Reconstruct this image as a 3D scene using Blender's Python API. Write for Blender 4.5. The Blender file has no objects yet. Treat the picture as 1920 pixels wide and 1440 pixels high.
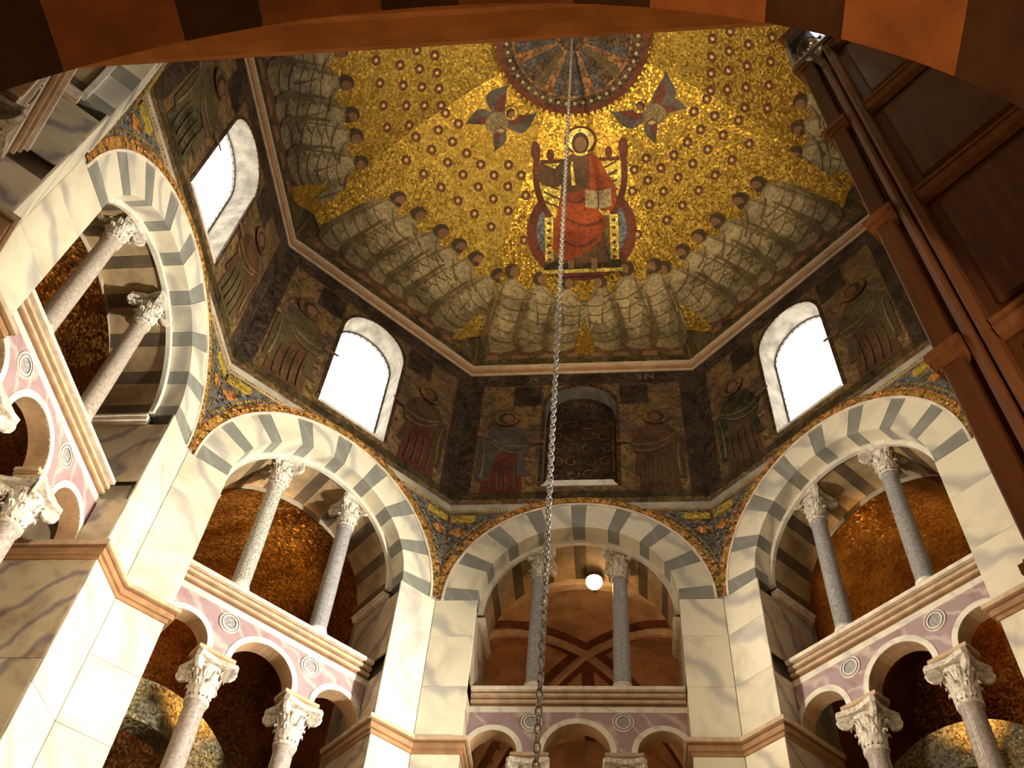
import bpy, bmesh, math, random
from mathutils import Vector, Matrix
random.seed(7)
scene = bpy.context.scene
C = scene.collection
R = 7.2                                   # apothem of the octagon
TAN = math.tan(math.pi / 8)
S = R * TAN                               # half width of one side

# ------------------------------------------------------------------ camera
CAM = Vector((0.8474, -8.8284, 1.6))
AZ, EL, RO, FPX = -0.166657, 0.927490, 0.106630, 1889.06
fw = Vector((math.sin(AZ) * math.cos(EL), math.cos(AZ) * math.cos(EL), math.sin(EL)))
r0 = Vector((math.cos(AZ), -math.sin(AZ), 0))
u0 = r0.cross(fw)
rt = math.cos(RO) * r0 + math.sin(RO) * u0
up = -math.sin(RO) * r0 + math.cos(RO) * u0
cd = bpy.data.cameras.new('camera')
cd.sensor_width = 36.0
cd.lens = 36.0 * FPX / 1920.0
cd.clip_end = 300
cam = bpy.data.objects.new('camera', cd)
C.objects.link(cam)
cam.matrix_world = Matrix(((rt.x, up.x, -fw.x, CAM.x), (rt.y, up.y, -fw.y, CAM.y), (rt.z, up.z, -fw.z, CAM.z), (0, 0, 0, 1)))
scene.camera = cam

# ------------------------------------------------------------------ world, exposure
world = bpy.data.worlds.new('sky')
scene.world = world
world.use_nodes = True
bgn = world.node_tree.nodes['Background']
bgn.inputs['Color'].default_value = (0.75, 0.86, 1.0, 1)
bgn.inputs['Strength'].default_value = 0.02
vs = scene.view_settings
vs.view_transform = 'Standard'
vs.look = 'None'
vs.exposure = 0.45
vs.gamma = 1.0
vs.use_curve_mapping = False
cy = scene.cycles
cy.max_bounces = 4
cy.diffuse_bounces = 3
cy.glossy_bounces = 2
cy.caustics_reflective = False
cy.caustics_refractive = False
cy.adaptive_threshold = 0.05
WIN_COL = (1.0, 0.94, 0.82)
WIN_STRENGTH = {-135: 4, -90: 6.5, -45: 6.5, 45: 6.5, 90: 14, 135: 4}

# lamps out of frame without fixtures; the fills are added to brighten the hall
def lamp(name, kind, loc, energy, col, target=None, size=0.3, spot=1.2, blend=0.6):
    d = bpy.data.lights.new(name, kind)
    d.energy = energy
    d.color = col
    if kind == 'SPOT':
        d.spot_size = spot
        d.spot_blend = blend
        d.shadow_soft_size = size
    elif kind == 'POINT':
        d.shadow_soft_size = size
    o = bpy.data.objects.new(name, d)
    C.objects.link(o)
    o.location = loc
    if target is not None:
        o.rotation_euler = (Vector(target) - Vector(loc)).to_track_quat('-Z', 'Y').to_euler()
    return o

def WP(phi, u, off, z):
    a = math.radians(phi)
    return Vector((math.sin(a) * (R + off) + math.cos(a) * u, math.cos(a) * (R + off) - math.sin(a) * u, z))

AMBER = (1.0, 0.55, 0.18)
WARM = (1.0, 0.80, 0.52)
for ph, e in ((-135, 300), (-90, 700), (-45, 3000), (45, 2600)):
    lamp('gallery_floodlight', 'SPOT', WP(ph, 0.2, 1.9, 11.2), e * 0.6, AMBER, WP(ph, -0.8, 4.2, 18), 0.15, 0.9)
lamp('choir_fill', 'SPOT', WP(0, 0.4, 3.2, 9.0), 260, (1.0, 0.45, 0.16), WP(0, 0.2, 5.2, 18), 0.15, 1.1)  # unseen fill added below the choir vault
lamp('dome_fill', 'SPOT', (-1.0, -6.5, 8.8), 11000, (1.0, 0.78, 0.42), (0, 2.6, 28.5), 0.2, 0.75, 0.9)  # unseen fill added to brighten the gold of the dome
lamp('chandelier_light', 'POINT', (0, 0.8, 5.2), 330, (1.0, 0.68, 0.30), None, 0.5)
lamp('cornice_fill', 'POINT', (0.4, -5.0, 2.0), 38, (1.0, 0.42, 0.10), None, 0.2)  # added fill for the cornice underside, no candle stands here
lamp('hall_fill', 'SPOT', (6.65, 2.9, 9.3), 12000, (1.0, 0.91, 0.74), (-6.6, 3.2, 13.5), 0.35, 1.10, 0.8)  # added fill that brightens the left and front-left walls
lamp('hall_fill', 'SPOT', (1.5, -6.6, 8.9), 3800, (1.0, 0.80, 0.54), (-8.6, 1.9, 11.5), 0.35, 0.62, 0.9)  # added fill for the reveal of the left arch
lamp('hall_fill', 'SPOT', (-6.6, 1.0, 9.3), 4200, (1.0, 0.86, 0.66), (6.2, 4.2, 14.0), 0.35, 0.85, 0.8)  # added fill for the front-right wall
lamp('ambulatory_fill', 'SPOT', (1.9, -10.3, 2.2), 400, (1.0, 0.58, 0.30), (3.1, -6.4, 7.0), 0.12, 0.95, 0.7)  # unseen fill added for the wooden case and near arch

# ------------------------------------------------------------------ materials
MATS = {}
def mat(name):
    m = bpy.data.materials.new(name)
    m.use_nodes = True
    nt = m.node_tree
    b = nt.nodes['Principled BSDF']
    MATS[name] = m
    return m, nt, b

def nn(nt, t, **kw):
    n = nt.nodes.new(t)
    for k, v in kw.items():
        if k in n.inputs:
            n.inputs[k].default_value = v
        else:
            setattr(n, k, v)
    return n

def coords(nt, vary=True):
    tc = nn(nt, 'ShaderNodeTexCoord')
    if not vary:
        return tc.outputs['Object']
    oi = nn(nt, 'ShaderNodeObjectInfo')
    mul = nn(nt, 'ShaderNodeVectorMath', operation='SCALE')
    cmb = nn(nt, 'ShaderNodeCombineXYZ')
    for i in range(3):
        nt.links.new(oi.outputs['Random'], cmb.inputs[i])
    nt.links.new(cmb.outputs[0], mul.inputs[0])
    mul.inputs['Scale'].default_value = 37.0
    add = nn(nt, 'ShaderNodeVectorMath', operation='ADD')
    nt.links.new(tc.outputs['Object'], add.inputs[0])
    nt.links.new(mul.outputs[0], add.inputs[1])
    return add.outputs[0]

def ramp(nt, stops):
    r = nn(nt, 'ShaderNodeValToRGB')
    cr = r.color_ramp
    while len(cr.elements) < len(stops):
        cr.elements.new(0.5)
    for e, (p, c) in zip(cr.elements, stops):
        e.position = p
        e.color = (*c, 1)
    return r

def marble(name, base, vein, dark=None, scale=0.9, rough=0.28, warp=1.3):
    m, nt, b = mat(name)
    co = coords(nt)
    n1 = nn(nt, 'ShaderNodeTexNoise', Scale=scale, Detail=4.0, Roughness=0.6, Distortion=warp)
    nt.links.new(co, n1.inputs['Vector'])
    w = nn(nt, 'ShaderNodeTexWave', Scale=scale * 0.55, Distortion=9.0, Detail=3.0)
    w.wave_type = 'BANDS'
    w.bands_direction = 'DIAGONAL'
    w.inputs['Detail Scale'].default_value = 1.1
    nt.links.new(co, w.inputs['Vector'])
    r1 = ramp(nt, [(0.0, vein), (0.10, tuple(0.5 * (a + c) for a, c in zip(base, vein))), (0.26, base), (1.0, base)])
    nt.links.new(w.outputs['Fac'], r1.inputs[0])
    r2 = ramp(nt, [(0.30, dark or vein), (0.52, (1, 1, 1)), (1.0, (1, 1, 1))])
    nt.links.new(n1.outputs['Fac'], r2.inputs[0])
    mx = nn(nt, 'ShaderNodeMix', data_type='RGBA', blend_type='MULTIPLY')
    mx.inputs['Factor'].default_value = 0.8
    nt.links.new(r1.outputs[0], mx.inputs['A'])
    nt.links.new(r2.outputs[0], mx.inputs['B'])
    nt.links.new(mx.outputs['Result'], b.inputs['Base Color'])
    b.inputs['Roughness'].default_value = rough
    return m

def mosaic(name, col, metal=0.0, rough=0.5, scale=14.0, jitter=0.5, bump=0.5, blotch=0.25, col2=None):
    """small glass tesserae: a cell pattern with a tint and a tilt of its own for every cell"""
    m, nt, b = mat(name)
    co = coords(nt, False)
    v = nn(nt, 'ShaderNodeTexVoronoi', Scale=scale)
    nt.links.new(co, v.inputs['Vector'])
    sep = nn(nt, 'ShaderNodeSeparateColor')
    nt.links.new(v.outputs['Color'], sep.inputs[0])
    mr = nn(nt, 'ShaderNodeMapRange')
    mr.inputs['To Min'].default_value = 1 - jitter
    mr.inputs['To Max'].default_value = 1 + jitter * 0.7
    nt.links.new(sep.outputs['Red'], mr.inputs['Value'])
    n = nn(nt, 'ShaderNodeTexNoise', Scale=1.1, Detail=3.0, Roughness=0.65)
    nt.links.new(co, n.inputs['Vector'])
    c2 = col2 or tuple(c * (1 - blotch * 1.6) for c in col)
    r = ramp(nt, [(0.36, c2), (0.60, col)])
    nt.links.new(n.outputs['Fac'], r.inputs[0])
    sc = nn(nt, 'ShaderNodeVectorMath', operation='SCALE')
    nt.links.new(r.outputs[0], sc.inputs[0])
    nt.links.new(mr.outputs[0], sc.inputs['Scale'])
    nt.links.new(sc.outputs[0], b.inputs['Base Color'])
    b.inputs['Metallic'].default_value = metal
    b.inputs['Roughness'].default_value = rough
    b.inputs['Specular IOR Level'].default_value = 0.5 if metal > 0.2 else 0.15
    if bump > 0.4:                         # every tessera is tilted a little its own way
        sub = nn(nt, 'ShaderNodeVectorMath', operation='SUBTRACT')
        sub.inputs[1].default_value = (0.5, 0.5, 0.5)
        nt.links.new(v.outputs['Color'], sub.inputs[0])
        s2 = nn(nt, 'ShaderNodeVectorMath', operation='SCALE')
        s2.inputs['Scale'].default_value = bump * 0.8
        nt.links.new(sub.outputs[0], s2.inputs[0])
        ge = nn(nt, 'ShaderNodeNewGeometry')
        ad = nn(nt, 'ShaderNodeVectorMath', operation='ADD')
        nt.links.new(ge.outputs['Normal'], ad.inputs[0])
        nt.links.new(s2.outputs[0], ad.inputs[1])
        no = nn(nt, 'ShaderNodeVectorMath', operation='NORMALIZE')
        nt.links.new(ad.outputs[0], no.inputs[0])
        nt.links.new(no.outputs[0], b.inputs['Normal'])
    return m

def plain(name, col, rough=0.5, metal=0.0, nscale=6.0, var=0.18, bump=0.0, spec=0.5):
    m, nt, b = mat(name)
    co = coords(nt)
    n = nn(nt, 'ShaderNodeTexNoise', Scale=nscale, Detail=3.0, Roughness=0.6)
    nt.links.new(co, n.inputs['Vector'])
    lo = tuple(max(0, c * (1 - var)) for c in col)
    hi = tuple(min(1, c * (1 + var)) for c in col)
    r = ramp(nt, [(0.35, lo), (0.65, hi)])
    nt.links.new(n.outputs['Fac'], r.inputs[0])
    nt.links.new(r.outputs[0], b.inputs['Base Color'])
    b.inputs['Roughness'].default_value = rough
    b.inputs['Metallic'].default_value = metal
    b.inputs['Specular IOR Level'].default_value = spec
    if bump:
        bp = nn(nt, 'ShaderNodeBump', Strength=bump, Distance=0.02)
        nt.links.new(n.outputs['Fac'], bp.inputs['Height'])
        nt.links.new(bp.outputs[0], b.inputs['Normal'])
    return m

def glow(name, col, strength):
    m, nt, b = mat(name)
    b.inputs['Base Color'].default_value = (0.8, 0.8, 0.8, 1)
    b.inputs['Emission Color'].default_value = (*col, 1)
    b.inputs['Emission Strength'].default_value = strength
    return m

def wood(name, col):
    m, nt, b = mat(name)
    co = coords(nt)
    mp = nn(nt, 'ShaderNodeMapping')
    mp.inputs['Scale'].default_value = (9, 9, 0.8)
    nt.links.new(co, mp.inputs['Vector'])
    n = nn(nt, 'ShaderNodeTexNoise', Scale=2.0, Detail=6.0, Roughness=0.65, Distortion=0.6)
    nt.links.new(mp.outputs[0], n.inputs['Vector'])
    r = ramp(nt, [(0.3, tuple(c * 0.72 for c in col)), (0.7, tuple(c * 1.2 for c in col))])
    nt.links.new(n.outputs['Fac'], r.inputs[0])
    nt.links.new(r.outputs[0], b.inputs['Base Color'])
    b.inputs['Roughness'].default_value = 0.48
    b.inputs['Specular IOR Level'].default_value = 0.22
    return m

marble('white_marble', (0.80, 0.74, 0.58), (0.52, 0.49, 0.44), (0.70, 0.68, 0.66), 0.7)
marble('veined_marble', (0.56, 0.47, 0.33), (0.28, 0.24, 0.24), (0.50, 0.44, 0.44), 1.1)
marble('purple_marble', (0.40, 0.28, 0.30), (0.58, 0.46, 0.43), (0.75, 0.58, 0.58), 1.8, 0.3)
marble('grey_marble', (0.245, 0.25, 0.22), (0.30, 0.30, 0.28), (0.80, 0.80, 0.78), 1.5, 0.35)
marble('border_marble', (0.82, 0.77, 0.66), (0.66, 0.62, 0.56), (0.8, 0.78, 0.74), 1.6, 0.35)
plain('moulding_stone', (0.56, 0.41, 0.27), 0.5, 0, 5)
plain('moulding_dark', (0.20, 0.10, 0.045), 0.5, 0, 5)
plain('moulding_light', (0.80, 0.70, 0.58), 0.45, 0, 5)
plain('ledge_stone', (0.36, 0.20, 0.10), 0.55, 0, 4)
plain('capital_stone', (0.66, 0.60, 0.52), 0.6, 0, 14, 0.35, 0.5)
plain('granite_speckled', (0.50, 0.48, 0.42), 0.35, 0, 34, 0.65)
plain('granite_grey', (0.34, 0.33, 0.335), 0.35, 0, 22, 0.28)
plain('granite_tan', (0.50, 0.43, 0.36), 0.35, 0, 20, 0.25)
plain('porphyry', (0.40, 0.34, 0.31), 0.12, 0, 18, 0.25)
plain('plaster', (0.20, 0.18, 0.15), 0.8, 0, 3, 0.3, 0.0, 0.1)
plain('core_stone', (0.42, 0.37, 0.29), 0.6, 0, 2, 0.25)
plain('choir_plaster', (0.50, 0.32, 0.18), 0.7, 0, 1.6, 0.3)
plain('choir_band', (0.16, 0.055, 0.03), 0.7, 0, 3, 0.4)
plain('choir_rib', (0.60, 0.44, 0.31), 0.6, 0, 3, 0.2)
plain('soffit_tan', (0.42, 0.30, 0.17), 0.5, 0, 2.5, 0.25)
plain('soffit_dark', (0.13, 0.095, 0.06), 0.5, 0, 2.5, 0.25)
plain('floor_stone', (0.30, 0.26, 0.21), 0.5, 0, 2, 0.25)
plain('arch_light', (0.40, 0.150, 0.045), 0.85, 0, 3, 0.2, 0, 0.08)
plain('arch_dark', (0.10, 0.048, 0.022), 0.85, 0, 3, 0.2, 0, 0.05)
plain('iron', (0.42, 0.40, 0.38), 0.38, 0.75, 25, 0.4)
plain('dark_metal', (0.06, 0.055, 0.05), 0.4, 0.6, 12)
plain('chrome', (0.6, 0.62, 0.66), 0.2, 0.9, 12)
plain('frame_lead', (0.10, 0.09, 0.085), 0.5, 0.3, 12)
wood('oak_panel', (0.20, 0.088, 0.036))
wood('oak_rail', (0.33, 0.165, 0.075))
mosaic('gold', (0.36, 0.215, 0.030), 0.82, 0.40, 20, 0.35, 0.5, 0.08)
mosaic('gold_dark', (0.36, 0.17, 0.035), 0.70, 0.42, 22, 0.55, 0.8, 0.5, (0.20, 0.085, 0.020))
mosaic('gold_pale', (0.66, 0.47, 0.12), 0.4, 0.42, 13, 0.5, 0.5, 0.2)
mosaic('drum', (0.22, 0.130, 0.045), 0.30, 0.5, 13, 0.55, 0.5, 0.5, (0.115, 0.070, 0.044))
mosaic('drum_dark', (0.075, 0.050, 0.036), 0.15, 0.5, 13, 0.5, 0.5, 0.4)
mosaic('drum_green', (0.085, 0.075, 0.034), 0.15, 0.5, 13, 0.5, 0.5, 0.5)
mosaic('orange_band', (0.50, 0.20, 0.055), 0.35, 0.42, 17, 0.8, 0.8, 0.5, (0.36, 0.24, 0.05))
mosaic('spandrel', (0.22, 0.145, 0.07), 0.3, 0.45, 17, 0.8, 0.7, 0.5, (0.15, 0.15, 0.145))
mosaic('blue', (0.13, 0.145, 0.16), 0.1, 0.5, 17, 0.6, 0.5)
mosaic('yellow', (0.62, 0.45, 0.07), 0.4, 0.4, 17, 0.5, 0.6)
mosaic('robe', (0.215, 0.155, 0.075), 0.0, 0.6, 16, 0.35, 0.3, 0.3)
mosaic('robe_light', (0.30, 0.225, 0.12), 0.0, 0.6, 16, 0.35, 0.3, 0.3)
mosaic('robe_dark', (0.115, 0.080, 0.034), 0.0, 0.6, 16, 0.3, 0.3, 0.3)
mosaic('blue_robe', (0.105, 0.085, 0.068), 0.0, 0.6, 16, 0.3, 0.3, 0.3)
mosaic('brown_robe', (0.115, 0.055, 0.026), 0.0, 0.55, 16, 0.3, 0.3, 0.3)
mosaic('red_robe', (0.30, 0.058, 0.016), 0.0, 0.55, 16, 0.3, 0.3, 0.3)
mosaic('wine', (0.135, 0.036, 0.020), 0.0, 0.55, 16, 0.3, 0.3, 0.3)
mosaic('skin', (0.20, 0.10, 0.048), 0.0, 0.55, 16, 0.25, 0.3, 0.2)
mosaic('hair', (0.060, 0.034, 0.018), 0.0, 0.55, 16, 0.25, 0.3, 0.2)
mosaic('ground', (0.095, 0.065, 0.026), 0.05, 0.55, 14, 0.5, 0.4, 0.5)
mosaic('page', (0.36, 0.26, 0.13), 0.0, 0.55, 16, 0.4, 0.3, 0.2)
mosaic('arch_mosaic', (0.26, 0.19, 0.075), 0.3, 0.45, 26, 0.7, 0.6, 0.5, (0.13, 0.115, 0.08))
mosaic('medal_blue', (0.078, 0.066, 0.062), 0.2, 0.5, 15, 0.6, 0.5)
mosaic('medal_rust', (0.20, 0.085, 0.022), 0.4, 0.45, 15, 0.7, 0.5)
mosaic('medal_brown', (0.09, 0.052, 0.028), 0.2, 0.5, 15, 0.7, 0.5)
glow('lamp_glass', (1.0, 0.62, 0.25), 15)
glow('spot_glass', (0.9, 1.0, 0.98), 4)
for k, e in WIN_STRENGTH.items():
    glow('window_glass_%d' % k, WIN_COL, e)

# ------------------------------------------------------------------ mesh helpers
def link(name, me, m=None, parent=None):
    o = bpy.data.objects.new(name, me)
    C.objects.link(o)
    if m:
        ms = m if isinstance(m, (list, tuple)) else [m]
        if not me.materials:
            for k in ms:
                me.materials.append(MATS[k])
    if parent is not None:
        o.parent = parent
    return o

def empty(name, parent=None):
    o = bpy.data.objects.new(name, None)
    C.objects.link(o)
    if parent is not None:
        o.parent = parent
    return o

def tag(o, label=None, cat=None, group=None, kind=None):
    if label: o['label'] = label
    if cat: o['category'] = cat
    if group: o['group'] = group
    if kind: o['kind'] = kind
    return o

class MB:
    """collects faces with a material slot"""
    def __init__(s):
        s.v, s.f, s.m = [], [], []
    def add(s, vs, fs, mi=0):
        b = len(s.v)
        s.v += [tuple(x) for x in vs]
        s.f += [tuple(b + i for i in f) for f in fs]
        s.m += [mi] * len(fs)
        return s
    def box(s, x0, x1, y0, y1, z0, z1, mi=0):
        return s.add([(x0, y0, z0), (x1, y0, z0), (x1, y1, z0), (x0, y1, z0), (x0, y0, z1), (x1, y0, z1), (x1, y1, z1), (x0, y1, z1)],
                     [(0, 3, 2, 1), (4, 5, 6, 7), (0, 1, 5, 4), (1, 2, 6, 5), (2, 3, 7, 6), (3, 0, 4, 7)], mi)
    def prism(s, plan, z0, z1, mi=0):
        """plan polygon (x,y) extruded in z"""
        n = len(plan)
        return s.add([(x, y, z0) for x, y in plan] + [(x, y, z1) for x, y in plan],
                     [tuple(range(n - 1, -1, -1)), tuple(range(n, 2 * n))] + [(i, (i + 1) % n, n + (i + 1) % n, n + i) for i in range(n)], mi)
    def slab(s, poly, y0, y1, mi=0):
        """elevation polygon (x,z) extruded in y"""
        n = len(poly)
        return s.add([(x, y0, z) for x, z in poly] + [(x, y1, z) for x, z in poly],
                     [tuple(range(n)), tuple(range(2 * n - 1, n - 1, -1))] + [((i + 1) % n, i, n + i, n + (i + 1) % n) for i in range(n)], mi)
    def lathe(s, prof, seg=24, cx=0, cy=0, mi=0, cap=True):
        b = []
        n = len(prof)
        for i in range(seg):
            a = 2 * math.pi * i / seg
            b += [(cx + r * math.cos(a), cy + r * math.sin(a), z) for r, z in prof]
        fs = []
        for i in range(seg):
            j = (i + 1) % seg
            for k in range(n - 1):
                fs.append((i * n + k, j * n + k, j * n + k + 1, i * n + k + 1))
        if cap:
            fs.append(tuple(i * n for i in range(seg - 1, -1, -1)))
            fs.append(tuple(i * n + n - 1 for i in range(seg)))
        return s.add(b, fs, mi)
    def arcprism(s, prof, cu, cz, a0, a1, seg, mi=0, closed=True):
        """profile [(r,off)] swept about the axis (cu,*,cz) from angle a0 to a1 (in the x-z plane)"""
        n = len(prof)
        vv = []
        for i in range(seg + 1):
            a = a0 + (a1 - a0) * i / seg
            vv += [(cu + r * math.cos(a), o, cz + r * math.sin(a)) for r, o in prof]
        fs = []
        for i in range(seg):
            for k in range(n if closed else n - 1):
                k2 = (k + 1) % n
                fs.append((i * n + k, (i + 1) * n + k, (i + 1) * n + k2, i * n + k2))
        if closed:
            fs.append(tuple(range(n)))
            fs.append(tuple(seg * n + k for k in range(n - 1, -1, -1)))
        return s.add(vv, fs, mi)
    def mesh(s, name, mats, smooth=False, fix=True):
        me = bpy.data.meshes.new(name)
        me.from_pydata(s.v, [], s.f)
        for m in (mats if isinstance(mats, (list, tuple)) else [mats]):
            me.materials.append(MATS[m])
        me.polygons.foreach_set('material_index', s.m)
        if smooth:
            me.polygons.foreach_set('use_smooth', [True] * len(s.f))
        me.update()
        if fix:
            bm = bmesh.new()
            bm.from_mesh(me)
            bmesh.ops.recalc_face_normals(bm, faces=bm.faces)
            bm.to_mesh(me)
            bm.free()
        return me

def bevel_mesh(me, w, seg=1):
    bm = bmesh.new()
    bm.from_mesh(me)
    bmesh.ops.bevel(bm, geom=[e for e in bm.edges if e.calc_face_angle(0) > 0.5], offset=w, segments=seg, affect='EDGES')
    bm.to_mesh(me)
    bm.free()
    return me

def place_wall(o, phi):
    a = math.radians(phi)
    o.location = (math.sin(a) * R, math.cos(a) * R, 0)
    o.rotation_euler = (0, 0, -a)

# ------------------------------------------------------------------ wall core (local: x along wall, y outward, z up)
ZC, RI, RE = 15.7, 2.10, 2.80             # upper arch: centre height, intrados, extrados
ZL = 12.38                                # top of pier ledge
WSILL, WSPR, WW = 19.2, 22.2, 0.9         # drum windows
ZD = 24.0                                 # dome springing
Z0G = 8.3                                 # gallery floor
DEEP = 1.6

def fan(mb, arc, box, mi=0):
    n = len(arc)
    mb.add([(x, 0, z) for x, z in arc] + [(x, 0, z) for x, z in box], [(i, i + 1, n + i + 1, n + i) for i in range(n - 1)], mi)

def arch_pts(r, cz, n, cu=0.0):
    return [(cu - r * math.cos(math.pi * i / n), cz + r * math.sin(math.pi * i / n)) for i in range(n + 1)]

def box_pts(hw, z0, z1, n):
    out = []
    for i in range(n + 1):
        a = math.pi * i / n
        c, s_ = -math.cos(a), math.sin(a)
        k = min(hw / abs(c) if abs(c) > 1e-6 else 1e9, (z1 - z0) / s_ if s_ > 1e-6 else 1e9)
        out.append((c * k, z0 + s_ * k))
    return out

def box_arch_fan(mb, hw, r, zc, ztop, n=32, mi=0):
    arc = arch_pts(r, zc, n)
    bx = box_pts(hw, zc, ztop, n)
    for cx in (-hw, hw):                  # pull the nearest point into the corner
        k = min(range(n + 1), key=lambda i: (bx[i][0] - cx) ** 2 + (bx[i][1] - ztop) ** 2)
        bx[k] = (cx, ztop)
    fan(mb, arc, bx, mi)

def rect(mb, x0, x1, z0, z1, mi=0, y=0.0):
    mb.add([(x0, y, z0), (x1, y, z0), (x1, y, z1), (x0, y, z1)], [(0, 1, 2, 3)], mi)

def contour(hw, z0, zs, r, n=24):
    """an arched opening's outline from its lower left round to its lower right"""
    return [(-hw, z0)] + arch_pts(r, zs, n) + [(hw, z0)]

def reveal(mb, pts, y0, y1, mi):
    n = len(pts)
    mb.add([(x, y0, z) for x, z in pts] + [(x, y1, z) for x, z in pts], [(i, i + 1, n + i + 1, n + i) for i in range(n - 1)], mi)

def core_mesh(arch=True, window=True):
    mb = MB()
    ztop = 18.6
    if arch:
        rect(mb, -S, -RI, Z0G, ZC)
        rect(mb, RI, S, Z0G, ZC)
        box_arch_fan(mb, S, RI + 0.25, ZC, ztop, 36)
        reveal(mb, contour(RI, Z0G, ZC, RI + 0.25, 24), 0, DEEP, 0)
    else:
        rect(mb, -S, S, Z0G, ztop)
    rect(mb, -S, S, ztop, WSILL, 1)
    if window:
        rect(mb, -S, -WW, WSILL, WSPR, 1)
        rect(mb, WW, S, WSILL, WSPR, 1)
        box_arch_fan(mb, S, WW, WSPR, ZD, 24, 1)
        pts = contour(WW, WSILL, WSPR, WW, 20)
        reveal(mb, pts + [pts[0]], 0, 0.7, 2)
    else:
        rect(mb, -S, S, WSILL, ZD, 1)
    rect(mb, -S, S, 0, Z0G, 0)
    return mb.mesh('wall_core', ['core_stone', 'drum', 'plaster'], fix=False)

CORE = core_mesh()
CORE_SOLID = core_mesh(False, True)

# voussoirs: nine dark and eight white wedges
def voussoir_meshes():
    out = []
    wd = math.radians(7.2)
    ww = (math.pi - 9 * wd) / 8
    a = 0.0
    g = math.radians(0.10)
    for i in range(17):
        w = wd if i % 2 == 0 else ww
        p = -0.03 if i % 2 else -0.024
        prof = [(RE, p), (RI, p), (RI, 0.44), (RE, 0.44)]
        mb = MB().arcprism(prof, 0, ZC, a + g, a + w - g, 3 if i % 2 == 0 else 6)
        out.append((mb.mesh('voussoir', 'grey_marble' if i % 2 == 0 else 'white_marble'), 'voussoir'))
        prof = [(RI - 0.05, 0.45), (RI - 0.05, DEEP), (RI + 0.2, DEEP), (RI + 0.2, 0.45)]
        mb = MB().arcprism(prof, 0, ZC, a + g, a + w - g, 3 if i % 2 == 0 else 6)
        out.append((mb.mesh('soffit_stone', 'soffit_dark' if i % 2 == 0 else 'soffit_tan'), 'soffit_stone'))  # inner wedges toned browner and darker than the face voussoirs
        a += w
    return out
VOUS = voussoir_meshes()

def ring_mesh(name, r0, r1, y0, y1, m, seg=64):
    return MB().arcprism([(r0, y0), (r1, y0), (r1, y1), (r0, y1)], 0, ZC, 0, math.pi, seg).mesh(name, m)

ARCH_MOULD = ring_mesh('arch_moulding', RI - 0.10, RI + 0.03, 0.37, 0.46, 'border_marble')
BORDER = ring_mesh('arch_border', RE + 0.003, RE + 0.055, -0.05, 0.02, 'moulding_light')

# orange mosaic band, cut off at the corner of the bay
def band_mesh():
    mb = MB()
    r0, r1 = RE + 0.058, RE + 0.26
    lim = S - 0.012
    a = math.radians(1.5)
    n = 72
    vv, fs = [], []
    for i in range(n + 1):
        t = a + (math.pi - 2 * a) * i / n
        p0 = (r0 * math.cos(t), ZC + r0 * math.sin(t))
        c = abs(math.cos(t))
        rr = min(r1, lim / c if c > 1e-6 else 9)
        p1 = (rr * math.cos(t), ZC + rr * math.sin(t))
        vv += [(p0[0], -0.032, p0[1]), (p1[0], -0.032, p1[1])]
    fs = [(2 * i, 2 * i + 1, 2 * i + 3, 2 * i + 2) for i in range(n)]
    mb.add(vv, fs)
    # raised bead line along the middle of the band
    for i in range(3, n - 2, 1):
        t = a + (math.pi - 2 * a) * (i + 0.5) / n
        c = abs(math.cos(t))
        rm = min(r0 + 0.10, lim / c - 0.03 if c > 1e-6 else 9)
        cx, cz = rm * math.cos(t), ZC + rm * math.sin(t)
        d = 0.032
        mb.add([(cx - d, -0.034, cz), (cx, -0.034, cz - d), (cx + d, -0.034, cz), (cx, -0.034, cz + d), (cx, -0.055, cz)],
               [(0, 1, 4), (1, 2, 4), (2, 3, 4), (3, 0, 4)], 1)
    return mb.mesh('mosaic_band', ['orange_band', 'yellow'], fix=False)
BAND = band_mesh()

ZSP = 18.3
def spandrel_mesh(sg):
    r = RE + 0.262
    lim = S - 0.012
    mb = MB()
    def region(inset, y, mi, zt):
        rr = r + inset
        l = lim - inset * 0.8
        t0 = math.acos(min(1, l / rr))
        t1 = math.asin((zt - ZC) / rr)
        n = 18
        arc = [(rr * math.cos(t0 + (t1 - t0) * i / n), ZC + rr * math.sin(t0 + (t1 - t0) * i / n)) for i in range(n + 1)]
        vv, fs = [], []
        for x, z in arc:
            vv += [(sg * x, y, z), (sg * l, y, z)]
        fs = [(2 * i, 2 * i + 1, 2 * i + 3, 2 * i + 2) for i in range(n)]
        mb.add(vv, fs, mi)
    region(0.0, -0.016, 0, ZSP)
    region(0.13, -0.022, 1, ZSP - 0.10)
    region(0.20, -0.028, 0, ZSP - 0.16)
    # scrolls of small dots
    for i in range(26):
        t = 0.30 + 0.62 * i / 25
        rr = r + 0.09
        x, z = rr * math.cos(t), ZC + rr * math.sin(t)
        if x < lim - 0.05 and z < ZSP - 0.05:
            d = 0.028
            mb.add([(sg * (x - d), -0.03, z), (sg * x, -0.03, z - d), (sg * (x + d), -0.03, z), (sg * x, -0.03, z + d)], [(0, 1, 2, 3)], 2)
    return mb.mesh('spandrel_mosaic', ['spandrel', 'blue', 'yellow'], fix=False)
SPAND = {sg: spandrel_mesh(sg) for sg in (-1, 1)}

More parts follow.
